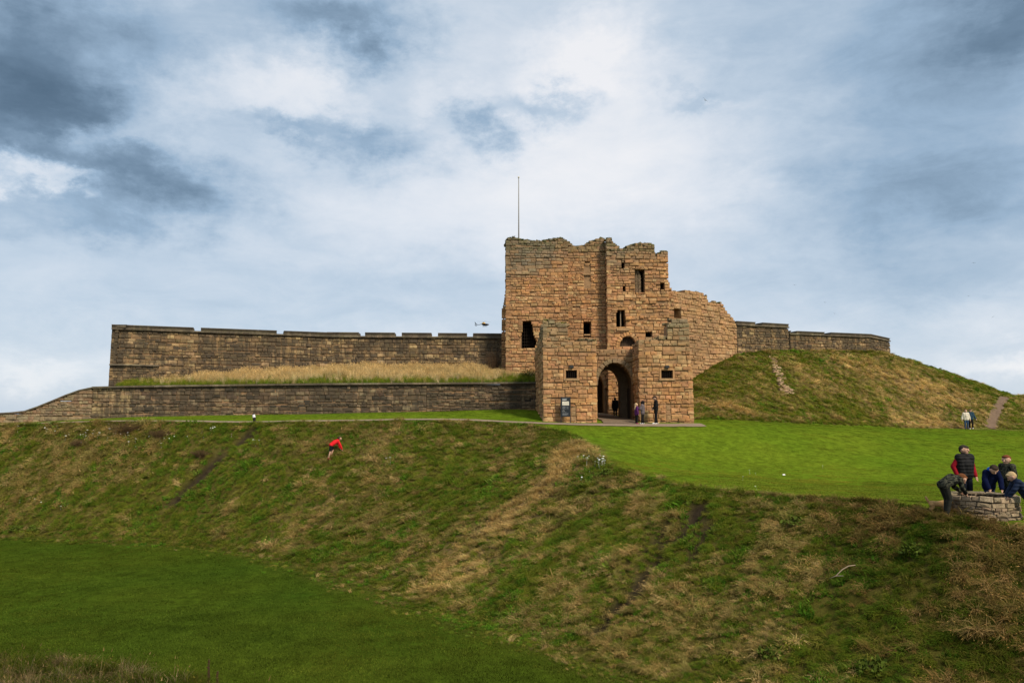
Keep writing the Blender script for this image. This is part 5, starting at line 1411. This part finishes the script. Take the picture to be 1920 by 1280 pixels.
gull(1547, 567, 280, R(100), R(0), 'small gull left of a pair over the hilltop rampart')
gull(1565, 588, 300, R(90), R(4), 'small gull hanging low over the hilltop rampart')

# ------------------------------------------------------------------ plants and small things
def twig_bush(name, label, base, w_, h, n, rgb, seed, lean=0.0, rad=.012):
    r = random.Random(seed); root = empty(name, base, 0); tag(root, label, 'bush')
    m = MB(); tw = MB()
    for i in range(n):
        a = r.uniform(0, 6.28); q = r.uniform(0, 1) ** .5; top = Vector((math.cos(a) * w_ * q + lean, math.sin(a) * w_ * q * .5, h * (1 - .5 * q * q) * r.uniform(.7, 1.1)))
        b0 = Vector((r.gauss(0, w_ * .15), r.gauss(0, w_ * .1), -.1)); mid = b0.lerp(top, .5) + Vector((r.gauss(0, .12), r.gauss(0, .08), .05))
        m.tube([b0, mid, top], [rad, rad * .7, rad * .3], 4)
        for k in range(8):
            s_ = mid.lerp(top, r.random()) if k % 2 else b0.lerp(mid, r.random()); e = s_ + Vector((r.gauss(0, .17), r.gauss(0, .13), abs(r.gauss(.12, .12)))) * min(1, h)
            tw.tube([s_, e], [rad * .5, rad * .2], 3, False)
    mt = simple(name + '_bark', rgb, .95)
    m.build('stems', mt, root); tw.build('foliage', mt, root)
    return root
bx_ = at(925, 690, 57.3)
def terr_z(x, y):
    d = np.hypot(TERR[:, :, 0] - x, TERR[:, :, 1] - y); k = np.unravel_index(d.argmin(), d.shape); return float(TERR[k][2])
twig_bush('bare_shrub', 'bare brown shrub growing against the rampart beside the tower', (atx(925, 57.2, 670), 57.2, terr_z(atx(925, 57.2, 670), 57.2)), .95, 1.9, 90, (.10, .062, .035), 4)
def leaf_bush(name, label, base, w_, h, n, cols, seed, ls=.07):
    r = random.Random(seed); root = empty(name, base, 0); tag(root, label, 'plant')
    m = MB(); st = MB()
    for i in range(max(5, n // 30)):
        a = r.uniform(0, 6.28); st.tube([(0, 0, -.1), (math.cos(a) * w_ * .5, math.sin(a) * w_ * .4, h * .6)], [.012, .006], 4)
    for i in range(n):
        a = r.uniform(0, 6.28); q = math.sqrt(r.random()); c = Vector((math.cos(a) * w_ * q, math.sin(a) * w_ * .7 * q, h * (.1 + .9 * r.random()) * (1 - .55 * q * q)))
        d = Vector((r.gauss(0, 1), r.gauss(0, 1), r.gauss(.3, .6))).normalized(); s_ = d.cross(Vector((r.gauss(0, 1), r.gauss(0, 1), r.gauss(0, 1)))).normalized(); l = ls * r.uniform(.6, 1.4)
        m.add([c, c + d * l * .5 + s_ * l * .32, c + d * l, c + d * l * .5 - s_ * l * .32], [(0, 1, 2, 3)])
    m.build('foliage', simple(name + '_leaf', cols, .8, 0, .5, 3), root); st.build('stem', simple(name + '_stem', (.08, .06, .03)), root)
x_ = atx(1000, 55.6, 680); leaf_bush('ivy_clump', 'green leafy clump where the terrace meets the barbican', (atx(992, 55.4, 680), 55.4, terr_z(atx(992, 55.4), 55.4)), .75, .8, 700, (.055, .095, .018), 5)
for k, (u, v, w_, h, lb) in enumerate([(228, 812, 1.4, .75, 'dark brown bramble thicket on the moat edge below the bastion corner'), (300, 822, .9, .5, 'smaller brown bramble beside the thicket on the moat edge'), (150, 838, .7, .45, 'dark bramble clump lowest on the bank at the moat head'), (378, 856, .8, .45, 'brown bramble just beside the eroded gully on the bank')]):
    p = hit(u, v); twig_bush('bramble', lb, (p[0], p[1], p[2]), w_, h, 90, (.095, .06, .03), 20 + k)
for k, (u, v, lb) in enumerate([(30, 793 + 203, 'low dark green dock plant at the foot of the bank'), (62, 997, 'second dock plant at the foot of the bank'), (1138, 893, 'dark green dock plant under the white flowers'), (1490, 985, 'broad leaved dock plant on the bank below the lawn'), (1712, 1040, 'tall dark dock plant on the bank beneath the well'), (1450, 1235, 'fern like weed low on the bank'), (1640, 1262, 'bright green nettle patch at the bottom of the bank')]):
    p = hit(u, v); leaf_bush('dock_plant', lb, p, .34, .30, 170, (.075, .105, .014), 40 + k, .10)
def flower_proto():
    m = MB(); n = 7; m.add([(0, 0, .20)] + [(.035 * math.cos(6.283 * k / n), .035 * math.sin(6.283 * k / n), .205 + .012 * (k % 2)) for k in range(n)], [(0, 1 + k, 1 + (k + 1) % n) for k in range(n)])
    m.add([(-.004, 0, 0), (.004, 0, 0), (0, 0, .2)], [(0, 1, 2)])
    me = bpy.data.meshes.new('flower_head'); me.from_pydata(m.v, [], m.f); me.materials.append(BLADE)
    ca = me.color_attributes.new('shade', 'FLOAT_COLOR', 'POINT'); ca.data.foreach_set('color', np.ones((len(m.v), 4)).ravel())
    return bpy.data.objects.new('flower_head', me)
def flowers():
    P = []
    r = random.Random(9)
    for (u, v, su, sv, n, sc) in [(1125, 874, 11, 6, 16, 1.5), (1100, 866, 6, 2, 6, 1.3), (240, 822, 55, 9, 26, 1.2), (170, 824, 20, 4, 10, 1.4), (402, 812, 6, 2, 5, 1.5), (80, 812, 40, 6, 8, 1.0), (476, 835, 4, 3, 4, 1.3), (345, 830, 40, 15, 8, 1.0), (728, 875, 2, 1, 2, 1.8), (1095, 902, 5, 10, 4, .9), (90, 940, 40, 12, 5, 1.0), (1470, 894, 60, 15, 5, .8)]:
        for i in range(n):
            p = hit(r.gauss(u, su), r.gauss(v, sv)); P.append((*p, sc * r.uniform(.7, 1.2)))
    P = np.array(P); n = len(P)
    scatter('white_flowers', 'small white wild flowers dotted over the banks', P[:, :3], np.stack([rng.normal(.3, .2, n), rng.normal(0, .2, n), rng.uniform(0, 6.28, n)], 1), P[:, 3], np.zeros(n, int), np.tile([.85, .85, .78], (n, 1)), [flower_proto()])
flowers()
def stick():
    pts = [hit(*q) for q in [(1556, 1095), (1568, 1092), (1580, 1087), (1592, 1082), (1605, 1079)]]
    b = Vector(pts[0]); root = empty('fallen_branch', b); tag(root, 'pale bent dead branch lying on the brown bank', 'branch')
    lift = [.12, .16, .24, .27, .25]
    MB().tube([Vector(p) - b + Vector((0, 0, l)) for p, l in zip(pts, lift)], [.008, .013, .016, .016, .011], 6).build('limb', simple('bleached_wood', (.30, .23, .15), .9), root, True)
    q = [Vector(pts[1]) - b + Vector((0, 0, .16)), Vector(hit(1582, 1096)) - b + Vector((0, 0, .18))]
    MB().tube(q, [.012, .006], 5).build('twig', simple('bleached_twig', (.38, .3, .22), .8), root)
stick()
def stalks():
    for k, (u, v, v0, lb) in enumerate([(392, 1280, 1236, 'tall dark dead dock stalk on the near moat edge'), (408, 1280, 1258, 'short dark dead stalk next to the taller one')]):
        Y = 7.6; top = at(u, v0, Y); base = Vector((top.x, Y, gz(top.x, Y))); root = empty('dead_stalk', base); tag(root, lb, 'plant')
        r = random.Random(k); h = top.z - base.z
        MB().tube([(0, 0, -.05), (.01, 0, h * .5), (0, 0, h)], [.007, .006, .003], 6).build('stem', simple('dead_stem', (.05, .03, .018), .9), root)
        s_ = MB()
        for i in range(60):
            z_ = h * r.uniform(.35, 1.0); a = r.uniform(0, 6.28); l = .03 * (1.2 - z_ / h)
            s_.ball((math.cos(a) * l * r.random(), math.sin(a) * l * r.random(), z_), r.uniform(.004, .008), 5, 4)
        s_.build('foliage', simple('seed_husk', (.06, .035, .02), .9), root)
stalks()
def rubble_steps():
    r = random.Random(8); line = [(1440, 672), (1448, 684), (1455, 697), (1462, 710), (1468, 722), (1474, 732), (1480, 740)]
    ms = Masonry('exposed_rubble', 'streak of pale rubble stones exposed on the mound face', 'rubble', hit(1458, 704), 0, .2)
    for i in range(80):
        t = r.random() * (len(line) - 1); k = int(t); u = line[k][0] * (1 - t + k) + line[min(k + 1, 6)][0] * (t - k) + r.gauss(0, 4.0); v = line[k][1] * (1 - t + k) + line[min(k + 1, 6)][1] * (t - k) + r.gauss(0, 2)
        p = Vector(hit(u, v)); an = r.uniform(-.5, .5); T = Vector((math.cos(an), math.sin(an), r.gauss(0, .1))).normalized(); Nn = Vector((T.y, -T.x, .3)).normalized(); Nn = (Nn - T * Nn.dot(T)).normalized()
        ms.stone(p + Vector((0, 0, .03)), T, Nn, T.cross(-Nn), r.uniform(.12, .42), r.uniform(.08, .2), .25, jitter(r.choice([(.34, .225, .135), (.27, .18, .11), (.40, .28, .17)]), r, .25))
    ms.finish()
rubble_steps()
def top_weeds():
    P = []; r = random.Random(6)
    for (F_, pr, n, u0) in ((fa, fa.prof([q for q in KT if q[0] <= 1070]), 170, 0), (fb, fb.prof([q for q in KT if 1060 < q[0] < 1146]), 60, 0), (fc, fc.prof([q for q in KT if q[0] > 1140]), 60, 0), (fl, fl.prof(LT), 30, 0), (frw, frw.prof(RWT), 45, 0)):
        for i in range(n):
            x = r.uniform(0, F_.L); p = F_.p(x, float(pr(x)) + .04, -r.uniform(.05, .9)); P.append((*p, r.uniform(.25, .75)))
    P = np.array(P); n = len(P)
    t = GREENS[rng.integers(0, 4, n)] * rng.uniform(.35, .9, (n, 1))
    scatter('wall_top_weeds', 'weeds and moss growing on the ruined wall heads', P[:, :3], np.stack([0 * P[:, 0], 0 * P[:, 0], rng.uniform(0, 6.28, n)], 1), P[:, 3], np.where(rng.random(n) < .5, 7 + rng.integers(0, 2, n), rng.integers(0, 4, n)), t, ROUGH_P)
top_weeds()
def scrap():
    p = hit(1470, 893); root = empty('paper_scrap', p, .4); tag(root, 'white scrap of litter lying on the lawn', 'litter')
    MB().add([(-.07, -.04, .06), (.06, -.05, .07), (.08, .04, .10), (-.05, .06, .09), (0, 0, .12), (0, 0, .05)], [(0, 1, 4), (1, 2, 4), (2, 3, 4), (3, 0, 4), (1, 0, 5), (2, 1, 5), (3, 2, 5), (0, 3, 5)]).build('crumpled_sheet', simple('paper_white', (.8, .8, .78), .8), root)
scrap()
